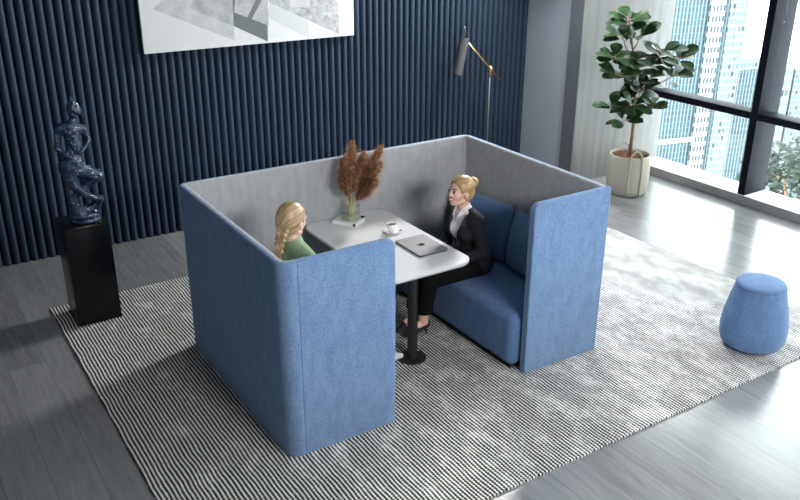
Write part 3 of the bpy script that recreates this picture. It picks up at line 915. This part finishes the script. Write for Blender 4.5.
# ------------------------------------------------------------------ painting
pt = empty('painting', (1.54, 3.738, 2.34), 'large white canvas of overlapping grey triangles on the navy wall', 'painting')
bm = bmesh.new()
ax0, ax1, az0, az1 = .495, 2.575, 1.692, 3.0
def wz(x): return 1.70-.0*(x)
box(bm, (1.54-1.54, 0, (az0+az1)/2-2.34), (ax1-ax0, .05, az1-az0), mi=0)
def poly(ps, mi, lift):
    vs = [bm.verts.new((x-1.54, -.0252-lift, z-2.34)) for x, z in ps]
    f_ = bm.faces.new(vs); f_.material_index = mi
    f_.normal_update()
    if f_.normal.y > 0: f_.normal_flip()
poly([(ax0, az0), (ax1, az0), (ax1, az1), (ax0, az1)], 1, 0)
poly([(.608, 2.062), (1.328, 1.740), (1.339, 2.30), (1.339, 2.62)], 2, .0004)
poly([(.925, 2.051), (1.332, 1.868), (1.339, 2.62)], 3, .0008)
poly([(1.332, 1.868), (1.655, 1.705), (1.69, 2.45), (1.339, 2.62)], 4, .0006)
poly([(1.339, 1.990), (1.672, 1.85), (1.69, 2.60), (1.45, 2.55)], 3, .0010)
poly([(1.46, 1.93), (1.505, 1.915), (1.67, 2.16), (1.62, 2.18)], 7, .0014)
poly([(1.665, 1.92), (2.085, 1.70), (2.088, 1.86), (1.70, 2.07)], 6, .0004)
poly([(1.68, 2.06), (2.41, 1.714), (2.42, 2.75), (1.9, 2.5)], 5, .0008)
poly([(1.897, 2.0), (2.105, 1.985), (2.11, 2.22), (1.90, 2.24)], 2, .0012)
poly([(2.42, 1.99), (2.575, 1.975), (2.575, 2.4), (2.42, 2.4)], 6, .0006)
bobj('canvas', bm, [M['canvas'], M['art_white'], M['art_pale'], M['art_mid'], M['art_dark'], M['art_stone'], M['art_faint'], M['art_stroke']], pt, smooth=False)

# ------------------------------------------------------------------ floor lamp
LX, LY = 4.19, 3.55
fl = empty('floor_lamp', (LX, LY, FZ), 'slim floor lamp with grey cylinder shade on a brass arm, behind the booth', 'lamp')
bm = bmesh.new(); lathe(bm, [(0, 0), (.14, 0), (.14, .018), (.13, .022), (0, .022)], n=36); bobj('base', bm, M['lamp_pole'], fl, angle=40)
bm = bmesh.new(); tube(bm, [(0, 0, .02), (0, 0, 1.21)], .008, 12); bobj('pole', bm, M['lamp_pole'], fl)
bm = bmesh.new(); tube(bm, [(.145, 0, 1.105), (-.325, 0, 1.555)], .008, 10); bobj('arm', bm, M['brass'], fl)
bm = bmesh.new(); tube(bm, [(0, 0, 1.16), (0, 0, 1.27)], .017, 14); tube(bm, [(0, -.03, 1.243), (0, .03, 1.243)], .012, 12); bobj('joint', bm, M['brass'], fl)
bm = bmesh.new()
a_, b_ = Vector((-.365, 0, 1.60)), Vector((-.445, 0, 1.225))
tube(bm, [a_, a_*.5+b_*.5, b_], .052, 28)
sh = bobj('lamp_shade', bm, M['lamp_grey'], fl, angle=40)
bm = bmesh.new(); d_ = (b_-a_).normalized(); tube(bm, [b_+d_*.0005, b_+d_*.02], [.046, .046], 24); bobj('bulb_collar', bm, M['black_metal'], sh, angle=40)
bm = bmesh.new(); tube(bm, [a_, a_+Vector((.012, 0, .06)), a_+Vector((-.004, 0, .12))], .004, 8); bobj('wire', bm, M['lamp_pole'], fl)

# ------------------------------------------------------------------ potted fig
pp = empty('potted_rubber_plant', (5.17, 2.32, FZ), 'broad-leaved green rubber plant in a cream woven basket by the window', 'plant')
bm = bmesh.new()
lathe(bm, [(0, 0), (.185, 0), (.205, .01), (.218, .06), (.226, .20), (.222, .34), (.212, .42), (.207, .435), (.200, .435), (.204, .41), (.20, .36), (0, .36)], n=56)
bk_ = bobj('basket', bm, M['basket'], pp)
bm = bmesh.new(); rnd = random.Random(4); lathe(bm, [(0, .40), (.06, .405), (.13, .40), (.203, .385)], n=40)
for k in range(260):
    a = rnd.random()*2*PI; r = .19*math.sqrt(rnd.random())
    box(bm, (r*math.cos(a), r*math.sin(a), .405), (rnd.uniform(.01, .03), rnd.uniform(.008, .02), .008), Euler((rnd.random(), rnd.random(), rnd.random()*6)).to_matrix())
o = bobj('bark_mulch', bm, M['soil'], pp, smooth=False)
def handle(th):
    bm = bmesh.new(); R_ = .232; da = .30; pts_ = []
    for k in range(9):
        z = .02+.40*k/8; pts_.append((th-da, z, R_-.012*abs(z-.2)/.2*.8))
    for k in range(1, 12):
        t = PI*k/12; pts_.append((th-da*math.cos(t), .42+.085*math.sin(t), .222-.02*math.sin(t)))
    for k in range(9):
        z = .42-.40*k/8; pts_.append((th+da, z, R_-.012*abs(z-.2)/.2*.8))
    tube(bm, [(r*math.cos(a), r*math.sin(a), z) for a, z, r in pts_], .009, 8)
    bobj('handle', bm, M['basket'], bk_)
handle(math.radians(-118)); handle(math.radians(62))
W0 = Vector((5.17, 2.32, 0))
def w(x, y, z): return Vector((x, y, z))-W0
bm = bmesh.new()
tube(bm, [(0, 0, .38), w(5.14, 2.29, .75), w(5.08, 2.26, 1.05), w(5.03, 2.25, 1.35), w(4.93, 2.25, 1.65), w(4.86, 2.25, 1.86)], [.021, .019, .017, .013, .010, .006], 10)
bobj('trunk', bm, M['trunk'], pp)
clusters = [((4.85, 2.25, 1.88), (4.93, 2.25, 1.62), 11, .13), ((4.72, 2.2, 1.74), (4.95, 2.25, 1.52), 7, .10), ((5.0, 2.2, 1.74), (4.95, 2.25, 1.55), 5, .10),
            ((4.63, 2.2, 1.53), (5.02, 2.25, 1.35), 9, .10), ((4.70, 2.2, 1.36), (5.03, 2.25, 1.30), 6, .10),
            ((4.85, 2.13, 1.50), (5.03, 2.25, 1.30), 9, .12), ((5.10, 2.25, 1.42), (5.04, 2.25, 1.25), 9, .12),
            ((5.22, 2.08, 1.56), (5.05, 2.25, 1.20), 9, .11), ((5.40, 1.98, 1.50), (5.06, 2.25, 1.2), 8, .09), ((5.33, 1.98, 1.32), (5.06, 2.25, 1.15), 7, .09),
            ((5.0, 2.12, 1.18), (5.07, 2.25, 1.05), 10, .12), ((4.84, 2.07, 1.06), (5.07, 2.25, 1.0), 8, .11), ((4.70, 2.2, 1.00), (5.07, 2.25, .95), 7, .10),
            ((5.22, 2.12, .98), (5.08, 2.25, .95), 7, .09), ((5.15, 2.2, 1.25), (5.05, 2.25, 1.1), 8, .11), ((4.78, 2.12, .88), (5.09, 2.26, .9), 5, .09)]
bmb = bmesh.new(); bml = bmesh.new(); rnd = random.Random(12)
def leaf_add(bm, base, d, nrm, L, Wd):
    d = d.normalized(); s = d.cross(nrm).normalized(); n_ = s.cross(d).normalized()
    N = 8; rows = []
    for i in range(N+1):
        t = i/N
        wd = Wd*(math.sin(PI*min(1, t**1.25*.97+.03))**.62)*(.75+.35*t)
        if i == N: wd = .001
        c = base+d*L*t+n_*(-.22*L*t*t)
        row = []
        for q in (-1, -.5, 0, .5, 1):
            row.append(bm.verts.new(c+s*wd*q+n_*(.16*wd*abs(q))))
        rows.append(row)
    for a, b in zip(rows, rows[1:]):
        for k in range(4): bm.faces.new((a[k], a[k+1], b[k+1], b[k]))
for c, o_, nl, spr in clusters:
    c, o_ = w(*c), w(*o_)
    mid = (c+o_)/2+Vector((0, 0, -.04))
    tube(bmb, [o_, mid, c], [.008, .006, .004], 6)
    ax = (c-mid).normalized()
    for k in range(int(nl*1.35)):
        a = k*2.4+rnd.uniform(-.3, .3); el = rnd.uniform(-.25, .75)
        dv = Vector((math.cos(a)*math.cos(el), math.sin(a)*math.cos(el), math.sin(el)))
        bs = c-ax*rnd.uniform(0, .10)+dv*.012
        bs2 = bs+dv*.03
        tube(bmb, [bs, bs2], .0022, 4, cap=False)
        L = rnd.uniform(.15, .215)
        leaf_add(bml, bs2, dv+Vector((0, 0, .1)), Vector((rnd.uniform(-.6, .1), rnd.uniform(-.9, -.1), 1)), L, L*.33)
bobj('branches', bmb, M['trunk'], pp)
bobj('leaves', bml, M['leaf'], pp)

# ------------------------------------------------------------------ people
def rotz(p, a, c=(0, 0, 0)):
    x, y = p[0]-c[0], p[1]-c[1]
    return (c[0]+x*math.cos(a)-y*math.sin(a), c[1]+x*math.sin(a)+y*math.cos(a), p[2])

def head_matrix(yaw, pitch, roll=0):
    return Euler((roll, pitch, yaw), 'XYZ').to_matrix()

def person(loc, rz, label, P_):
    e = empty('person', loc, label, 'person', rz=rz)
    H0 = Vector(P_['head']); R = head_matrix(P_['yaw'], P_['pitch'])
    Rn = np.array([list(r) for r in R])
    S = P_.get('hs', 1.0)
    def hp(x, y, z): v = H0+R @ Vector((x*S, y*S, z*S)); return (v.x, v.y, v.z)
    sh = P_['sh']; nb = P_['neck']; hip = P_['hip']; waist = P_['waist']; chest = P_['chest']
    def torso(f, infl=0, k=.045, low=True):
        if low:
            f.ell(hip, (.115, .165, .10), k, infl=infl)
        f.ell(((hip[0]+waist[0])/2, 0, (hip[2]+waist[2])/2), (.092, .138, .10), k, infl=infl)
        f.ell(waist, (.080, .110, .10), k, infl=infl)
        f.ell(chest, (.088, .124, .112), k, infl=infl)
        for s in (1, -1):
            f.ell((chest[0]+.055, s*.06, chest[2]-.01), (.052, .058, .055), .03, infl=infl)
            f.cap((sh[0]+.005, s*.03, sh[2]+.0), (sh[0], s*(sh[1]-.015), sh[2]-.01), .05, .044, .03, infl=infl)
            f.cap((nb[0], s*.02, nb[2]+.0), (sh[0], s*sh[1]*.7, sh[2]+.012), .035, .034, .03, infl=infl)
    def arms(f, infl=0, k=.02, upto=1.0):
        for s, (el, wr) in zip((1, -1), P_['arms']):
            a = (sh[0], s*sh[1], sh[2]-.008)
            f.cap(a, el, .046, .036, k, infl=infl)
            f.cap(el, tuple(np.array(el)+(np.array(wr)-np.array(el))*upto), .036, .036-(.036-.024)*upto, k, infl=infl)
    def legs(f, infl=0, k=.02, upto=1.0):
        for s, (kn, an, toe) in zip((1, -1), P_['legs']):
            f.cap((hip[0], s*.085, hip[2]-.005), kn, .083, .058, .035, infl=infl)
            e2 = tuple(np.array(kn)+(np.array(an)-np.array(kn))*upto)
            f.cap(kn, e2, .055, .055+(.034-.055)*upto, k, infl=infl)
            c = tuple(np.array(kn)+(np.array(an)-np.array(kn))*.35+np.array((-.012, 0, 0)))
            f.ell(c, (.05, .048, .09), .03, infl=infl)
    # body ---------------------------------------------------------------
    f = Field((-.25, -.34, -.02), (.85, .34, H0.z+.16), .005)
    torso(f); arms(f); legs(f)
    f.cap(nb, hp(-.022, 0, -.06), .048, .040, .03)
    for s, (kn, an, toe) in zip((1, -1), P_['legs']):
        an = np.array(an); toe = np.array(toe)
        f.cap(tuple(an+[-.018, 0, -.025]), tuple(an+(toe-an)*.45+[0, 0, -.004]), .026, .026, .02)
        f.cap(tuple(an+(toe-an)*.4), tuple(toe+[-.02, 0, .0]), .027, .020, .02)
    # hands
    for s, (el, wr), (fd_, pn) in zip((1, -1), P_['arms'], P_['hands']):
        wr = np.array(wr); fd_ = np.array(fd_)/np.linalg.norm(fd_); pn = np.array(pn)/np.linalg.norm(pn)
        sd = np.cross(pn, fd_); sd /= np.linalg.norm(sd)
        for q in (-1, -.33, .33, 1):
            f.cap(tuple(wr+fd_*.01+sd*q*.010), tuple(wr+fd_*.078+sd*q*.026), .015, .011, .010)
        for q, L in ((-1.05, .058), (-.35, .068), (.35, .072), (1.05, .064)):
            a0 = wr+fd_*.078+sd*q*.026; a1 = a0+fd_*L*.5+sd*q*.003-pn*L*.08; a2 = a1+fd_*L*.38-pn*L*.36
            f.cap(tuple(a0), tuple(a1), .0095, .0088, .004); f.cap(tuple(a1), tuple(a2), .0088, .0078, .004)
        ts = s*P_.get('thumb', 1)
        a0 = wr+fd_*.022+sd*ts*.02; a1 = a0+fd_*.034+sd*ts*.026-pn*.006; a2 = a1+fd_*.030+sd*ts*.004-pn*.012
        f.cap(tuple(a0), tuple(a1), .0125, .0105, .008); f.cap(tuple(a1), tuple(a2), .0105, .0085, .005)
    # head
    f.ell(hp(-.012, 0, .028), (.094*S, .074*S, .086*S), .02, R=Rn)
    f.ell(hp(.026, 0, -.032), (.060*S, .051*S, .077*S), .025, R=Rn)
    f.cap(hp(.058, 0, -.090), hp(.066, 0, -.090), .015, .015, .025)
    for s in (1, -1):
        f.ell(hp(.055, s*.032, -.028), (.025, .021, .024), .015, R=Rn)
        f.cap(hp(.0, s*.049, -.066), hp(.045, s*.020, -.090), .012, .012, .02)
    f.cap(hp(.083, 0, .018), hp(.100, 0, -.022), .0065, .0095, .012)
    f.ell(hp(.093, 0, -.026), (.011, .015, .008), .008, R=Rn)
    for s in (1, -1):
        f.ell(hp(.091, s*.031, .004), (.014, .018, .010), .012, R=Rn, cut=True)
        f.ell(hp(.078, s*.030, .003), (.012, .015, .011), .006, R=Rn)
        f.ell(hp(-.004, s*.074, -.020), (.017, .009, .029), .006, R=Rn)
    f.ell(hp(.080, 0, -.056), (.010, .024, .008), .008, R=Rn)
    link('body', f.mesh('body'), M['skin'], e)
    # face details
    def ball(name, c, r, mat, par=e, seg=14):
        bm = bmesh.new(); vs = bmesh.ops.create_uvsphere(bm, u_segments=seg, v_segments=10, radius=1)['verts']
        bmesh.ops.transform(bm, matrix=Matrix.Translation(c) @ R.to_4x4() @ Matrix.Diagonal((*r, 1)), verts=vs)
        return bobj(name, bm, mat, par)
    for s in (1, -1):
        ey = ball('eye', hp(.0835, s*.030, .004), (.0095, .0125, .0070), M['eye_white'])
        ball('iris', hp(.0905, s*.0305, .004), (.0060, .0095, .0070), M['eye_dark'], ey)
        bm = bmesh.new(); tube(bm, [hp(.0930-.012*t*t, s*(.018+.026*t), .0125-.004*(2*t-1)**2+.0015) for t in (0, .25, .5, .75, 1)], [.0013, .0022, .0026, .0024, .0014], 6)
        bobj('eyelashes', bm, M['eye_dark'], e)
        bm = bmesh.new(); tube(bm, [hp(.0975-.020*t*t, s*(.014+.034*t), .0265+.005*math.sin(PI*t*.8)) for t in (0, .25, .5, .75, 1)], [.0022, .0036, .0036, .003, .0014], 6)
        bobj('eyebrow', bm, M['brow'], e)
    def lip(z0, bow, r, nm='lips'):
        return [hp(.0925-.019*q*q, .027*q, z0+bow*q*q) for q in (-1, -.7, -.35, 0, .35, .7, 1)]
    bm = bmesh.new()
    sm = P_['smile']
    tube(bm, lip(-.0500, .004*sm, 0), [.0016, .0034, .0042, .0040, .0042, .0034, .0016], 8)
    tube(bm, lip(-.0500-.013*sm-.003, .016*sm, 0), [.0016, .0036, .0050, .0054, .0050, .0036, .0016], 8)
    mo = bobj('lips', bm, M['lips'], e)
    if sm > .5:
        bm = bmesh.new(); q_ = (-.8, -.4, 0, .4, .8); up = [bm.verts.new(hp(.0985-.018*q*q, .025*q, -.0505+.005*q*q)) for q in q_]
        dn = [bm.verts.new(hp(.0985-.018*q*q, .025*q, -.0635+.016*q*q)) for q in q_]
        for k in range(4): bm.faces.new((up[k], up[k+1], dn[k+1], dn[k]))
        bobj('teeth', bm, M['teeth'], mo)
    # hair ----------------------------------------------------------------
    f = Field(np.array(H0)-.22, np.array(H0)+.22, .0035)
    f.ell(hp(-.014, 0, .030), (.103*S, .083*S, .094*S), .02, R=Rn)
    f.ell(hp(-.045, 0, -.015), (.070*S, .072*S, .080*S), .03, R=Rn)
    f.ell(hp(.094, 0, -.030), (.082, .072, .094), .012, R=Rn, cut=True)        # face opening
    for s in (1, -1): f.ell(hp(.008, s*.085, -.03), (.032, .035, .038), .008, R=Rn, cut=True)
    f.ell(hp(.02, 0, -.115), (.10, .10, .055), .015, R=Rn, cut=True)
    if P_['hair'] == 'bun':
        f.ell(hp(-.128, 0, .060), (.031, .033, .031), .006, R=Rn)
        for k in range(7):
            a = 2*PI*k/7; f.cap(hp(-.128+.02*math.cos(a), .022*math.cos(a+1), .060+.022*math.sin(a)), hp(-.128, .022*math.cos(a+2), .060+.024*math.sin(a+1)), .012, .012, .004)
    hr = link('hair', f.mesh('hair'), P_['hairmat'], e)
    if P_['hair'] == 'braid':
        f = Field(np.array(H0)-.45, np.array(H0)+.25, .0035)
        path = P_['braid']; n = 10
        def bp(t):
            q = t*(len(path)-1); i = min(int(q), len(path)-2); u = q-i
            return Vector(path[i]).lerp(Vector(path[i+1]), u)
        for k in range(n):
            t = k/(n-1); c = bp(t); d = (bp(min(1, t+.05))-bp(max(0, t-.05))).normalized()
            out = Vector((-1, -.55, 0)).normalized(); sd = d.cross(out).normalized(); wd = .039*(1-.36*t)
            for s in (1, -1):
                a = c+sd*s*wd*.72+Vector((0, 0, .016)); b = c-sd*s*wd*.05+out*.008+Vector((0, 0, -.013))
                f.cap(tuple(a), tuple(b), wd*.44, wd*.47, .0008)
            f.cap(tuple(c-out*.008), tuple(bp(min(1, t+.08))-out*.008), wd*.5, wd*.45, .004)
        br = link('braid', f.mesh('braid'), M['braid_l'], hr)
    # clothes -------------------------------------------------------------
    if P_['outfit'] == 'suit':
        f = Field((-.25, -.34, .36), (.5, .34, H0.z), .005)
        torso(f, .008); f.cap((nb[0]+.004, 0, nb[2]-.03), (nb[0]+.012, 0, nb[2]+.035), .052, .05, .01)
        f.cap((nb[0]+.02, 0, nb[2]+.10), (nb[0]+.12, 0, nb[2]-.03), .052, .034, .008, cut=True)
        f.clip(lambda X, Y, Z: Z-(nb[2]+.048)+.5*np.maximum(X-nb[0], 0)+0*Y, .004)
        f.clip(lambda X, Y, Z: (hip[2]+.04)-Z+0*X+0*Y, .004)
        link('shirt', f.mesh('shirt'), M['shirt'], e)
        # open collar points
        for s in (1, -1):
            bm = bmesh.new()
            A = [Vector((nb[0]-.012, s*.046, nb[2]+.046)), Vector((nb[0]+.036, s*.036, nb[2]+.022)), Vector((nb[0]+.080, s*.018, nb[2]-.045)), Vector((nb[0]+.074, s*.038, nb[2]-.040)), Vector((nb[0]-.005, s*.058, nb[2]+.024))]
            vs = [bm.verts.new(p) for p in A]; vs2 = [bm.verts.new(p+Vector((.004, s*.003, .003))) for p in A]
            bm.faces.new(vs); bm.faces.new(vs2[::-1])
            for k in range(5): bm.faces.new((vs[k], vs[(k+1) % 5], vs2[(k+1) % 5], vs2[k]))
            bmesh.ops.recalc_face_normals(bm, faces=bm.faces)
            bobj('collar_point', bm, M['shirt'], e, smooth=False)
        f = Field((-.28, -.36, .36), (.5, .36, H0.z), .005)
        torso(f, .015, .04); arms(f, .011, .02, .93)
        f.cap((hip[0]+.01, .0, hip[2]+.06), (hip[0]+.02, 0, hip[2]+.0), .10, .112, .03)
        for s in (1, -1):
            f.ell((hip[0]+.01, s*.07, hip[2]), (.125, .105, .07), .03)
            f.cap((sh[0], s*(sh[1]-.02), sh[2]+.01), (sh[0], s*(sh[1]+.006), sh[2]+.0), .05, .048, .02)
        f.clip(lambda X, Y, Z: (hip[2]-.075)-Z+0*X+0*Y, .006)
        f.clip(lambda X, Y, Z: (X-hip[0]-.125)+(.0 if True else 0)+0*Y-np.maximum(Z-hip[2]-.03, 0)*6, .01)
        zb, zt = waist[2]+.0, sh[2]+.075
        def vee(X, Y, Z):
            wd = np.clip((Z-zb)/(zt-zb), 0, 1)**.9*.088
            xc = waist[0]+(nb[0]-waist[0])*np.clip((Z-waist[2])/(nb[2]-waist[2]), 0, 1.2)
            return -np.maximum(np.maximum(np.abs(Y)-wd, xc+.02-X), zb-Z)
        f.clip(vee, .003)
        f.cap((nb[0]+.01, 0, nb[2]-.06), (nb[0]+.02, 0, nb[2]+.12), .060, .075, .006, cut=True)
        jk = link('jacket', f.mesh('jacket'), M['suit'], e)
        # lapels
        bm = bmesh.new()
        for s in (1, -1):
            L_ = []
            for t in np.linspace(0, 1, 9):
                z = zb+(zt-.03-zb)*t; wd = t**.9*.078
                xc = waist[0]+(nb[0]-waist[0])*(z-waist[2])/(nb[2]-waist[2])
                fx = xc+.118-.030*t-.045*max(0, t-.6)/.4
                wid = .038*math.sin(PI*min(1, .12+t*.80))**.6*(1.15 if t > .55 else .9)
                L_.append((Vector((fx+.006, s*(wd+.001), z)), Vector((fx-.010-.012*t, s*(wd+wid), z+.006))))
            for a, b in zip(L_, L_[1:]):
                o4 = Vector((.006, s*.002, 0))
                v = [bm.verts.new(q) for q in (a[0], a[1], b[1], b[0], a[0]+o4, a[1]+o4, b[1]+o4, b[0]+o4)]
                for q in ((0, 1, 2, 3), (4, 7, 6, 5), (0, 4, 5, 1), (3, 2, 6, 7), (1, 5, 6, 2), (0, 3, 7, 4)): bm.faces.new([v[i] for i in q])
        bmesh.ops.remove_doubles(bm, verts=bm.verts, dist=.0005); bmesh.ops.recalc_face_normals(bm, faces=bm.faces)
        bobj('lapels', bm, M['lapel'], jk, smooth=False)
    else:
        f = Field((-.28, -.36, .36), (.55, .36, H0.z), .005)
        torso(f, .012, .04); arms(f, .011, .02, .92)
        f.cap((nb[0], 0, nb[2]-.03), (nb[0]+.004, 0, nb[2]+.014), .056, .052, .02)
        f.clip(lambda X, Y, Z: (hip[2]-.0)-Z+0*X+0*Y, .006)
        link('knit_top', f.mesh('knit_top'), M['green'], e)
    f = Field((-.28, -.36, .02), (.85, .36, .72), .006)
    f.ell(hip, (.115, .165, .10), .03, infl=.010)
    for s, (kn, an, toe) in zip((1, -1), P_['legs']):
        f.cap((hip[0], s*.085, hip[2]-.005), kn, .090, .068, .03)
        e2 = tuple(np.array(kn)+(np.array(an)-np.array(kn))*P_['hem'])
        f.cap(kn, e2, .066, .060, .02)
        f.clip(lambda X, Y, Z: Z-(hip[2]+.10)+0*X+0*Y, .01)
    zc = P_['legs'][0][1][2]+ (P_['legs'][0][0][2]-P_['legs'][0][1][2])*(1-P_['hem'])
    f.clip(lambda X, Y, Z: zc-Z+0*X+0*Y, .003)
    link('trousers', f.mesh('trousers'), P_['legmat'], e)
    for s, (kn, an, toe) in zip((1, -1), P_['legs']):
        an = np.array(an); toe = np.array(toe)
        f = Field(np.minimum(an, toe)-.12, np.maximum(an, toe)+.10, .004)
        heel = an+np.array([-.026, 0, -.045])
        f.cap(tuple(heel+[0, 0, .008]), tuple(an+(toe-an)*.5+[0, 0, -.016]), .031, .030, .02)
        f.cap(tuple(an+(toe-an)*.5+[0, 0, -.012]), tuple(toe+[-.0, 0, .0]), .035, .020, .02)
        f.cap(tuple(an+[-.01, 0, .06]), tuple(an+(toe-an)*.42+[.0, 0, .030]), .030, .022, .006, cut=True)
        gz = P_['shoe_z']
        if P_['heel']:
            f.cap(tuple(heel), (heel[0]-.004, heel[1], gz+.006), .016, .006, .008)
        f.clip(lambda X, Y, Z: gz-Z+0*X+0*Y, 0)
        if P_['heel']:
            # arch: clear the space between heel tip and ball of the foot
            m_ = (heel+toe)/2
            f.ell((heel[0]+.052, (heel[1]+toe[1])/2, gz-.008), (.040, .06, .038), .004, cut=True)
        link('shoe', f.mesh('shoe'), P_['shoemat'], e)
    return e

ZF = RT
person((1.93, .80, 0), PI, 'smiling person with blonde bun in black suit and white shirt sitting on the right bench', dict(
    hs=.93, head=(.168, 0, 1.055), yaw=math.radians(4), pitch=math.radians(-6), neck=(.128, 0, .915), sh=(.116, .128, .858), hip=(.035, 0, .510),
    waist=(.075, 0, .635), chest=(.105, 0, .770),
    arms=[((.095, .200, .640), (.275, .105, .592)), ((.10, -.205, .640), (.27, -.09, .60))],
    hands=[((1, -.25, -.12), (0, 0, 1)), ((1, .30, -.12), (0, 0, 1))],
    legs=[((.475, .075, .475), (.475, .005, .125), (.600, .0, .040)), ((.46, -.075, .475), (.50, -.085, .125), (.625, -.09, .040))],
    hem=.80, hair='bun', hairmat=M['hair_r'], outfit='suit', legmat=M['trousers'], shoemat=M['shoe_black'], heel=True, shoe_z=ZF+.001, smile=1.0))
person((.475, .80, 0), 0, 'person with long blonde braid in green top sitting on the left bench, seen from behind', dict(
    head=(-.010, 0, 1.10), yaw=math.radians(24), pitch=math.radians(3), neck=(-.012, 0, .955), sh=(.01, .150, .895), hip=(0, 0, .512),
    waist=(.01, 0, .645), chest=(.015, 0, .80),
    arms=[((.06, .215, .655), (.27, .12, .60)), ((.06, -.215, .655), (.27, -.12, .60))],
    hands=[((1, -.25, -.12), (0, 0, 1)), ((1, .25, -.12), (0, 0, 1))],
    legs=[((.48, .085, .475), (.46, .10, .085), (.60, .11, .036)), ((.45, -.09, .475), (.52, -.20, .085), (.655, -.215, .036))],
    hem=.86, hair='braid', hairmat=M['hair_l'], outfit='knit', legmat=M['beige'], shoemat=M['shoe_white'], heel=False, shoe_z=ZF+.001, smile=.2,
    braid=[(-.083, -.052, 1.085), (-.112, -.058, 1.04), (-.128, -.056, .98), (-.140, -.054, .91), (-.150, -.052, .83), (-.150, -.05, .77)]))

# ------------------------------------------------------------------ light
wd = bpy.data.worlds.new('sky'); sc.world = wd; wd.use_nodes = True
bg = wd.node_tree.nodes['Background']; bg.inputs['Color'].default_value = (.93, .97, 1, 1); bg.inputs['Strength'].default_value = 7.5
def area(name, loc, target, sx, sy, power, col=(1, 1, 1), spread=180):
    l = bpy.data.lights.new(name, 'AREA'); l.shape = 'RECTANGLE'; l.size = sx; l.size_y = sy; l.energy = power; l.color = col; l.spread = math.radians(spread)
    o = bpy.data.objects.new(name, l); COL.objects.link(o); o.location = loc
    d = Vector(target)-Vector(loc); o.rotation_euler = d.to_track_quat('-Z', 'Z').to_euler()
    return o
# window portals guide the daylight
for i in range(6):
    a, b = ms[i], ms[i+1]
    for z0, z1 in ((.085, .885), (.955, 3.2)):
        o = area('daylight_portal', (6.3, (a+b)/2, (z0+z1)/2), (0, (a+b)/2, (z0+z1)/2), z1-z0, abs(a-b), 1); o.data.cycles.is_portal = True
        o.data.size, o.data.size_y = abs(a-b), z1-z0
area('added_light', (4.25, 2.80, 3.22), (.3, 1.5, .5), .8, .6, 270)  # added key, no fixture: brightens from the window side, throws leftward shadows
area('added_light', (1.1, -4.3, 3.22), (1.7, .5, .6), 2.0, .9, 265)  # added unseen fill that lifts the booth's front panels and interior

cam = bpy.data.cameras.new('camera'); co = bpy.data.objects.new('camera', cam); COL.objects.link(co)
cam.sensor_width = 36; cam.lens = 831.35*36/800; cam.clip_end = 2000
co.location = (-1.57507, -3.61826, 2.93860); co.rotation_euler = (1.17090469, -.00251414, -.56940377)
sc.camera = co
sc.view_settings.view_transform = 'Standard'; sc.view_settings.look = 'None'; sc.view_settings.gamma = 1
sc.view_settings.use_curve_mapping = False; sc.view_settings.exposure = 0.3
sc.cycles.use_denoising = True
sc.cycles.max_bounces = 10; sc.cycles.diffuse_bounces = 4; sc.cycles.caustics_reflective = False; sc.cycles.caustics_refractive = False
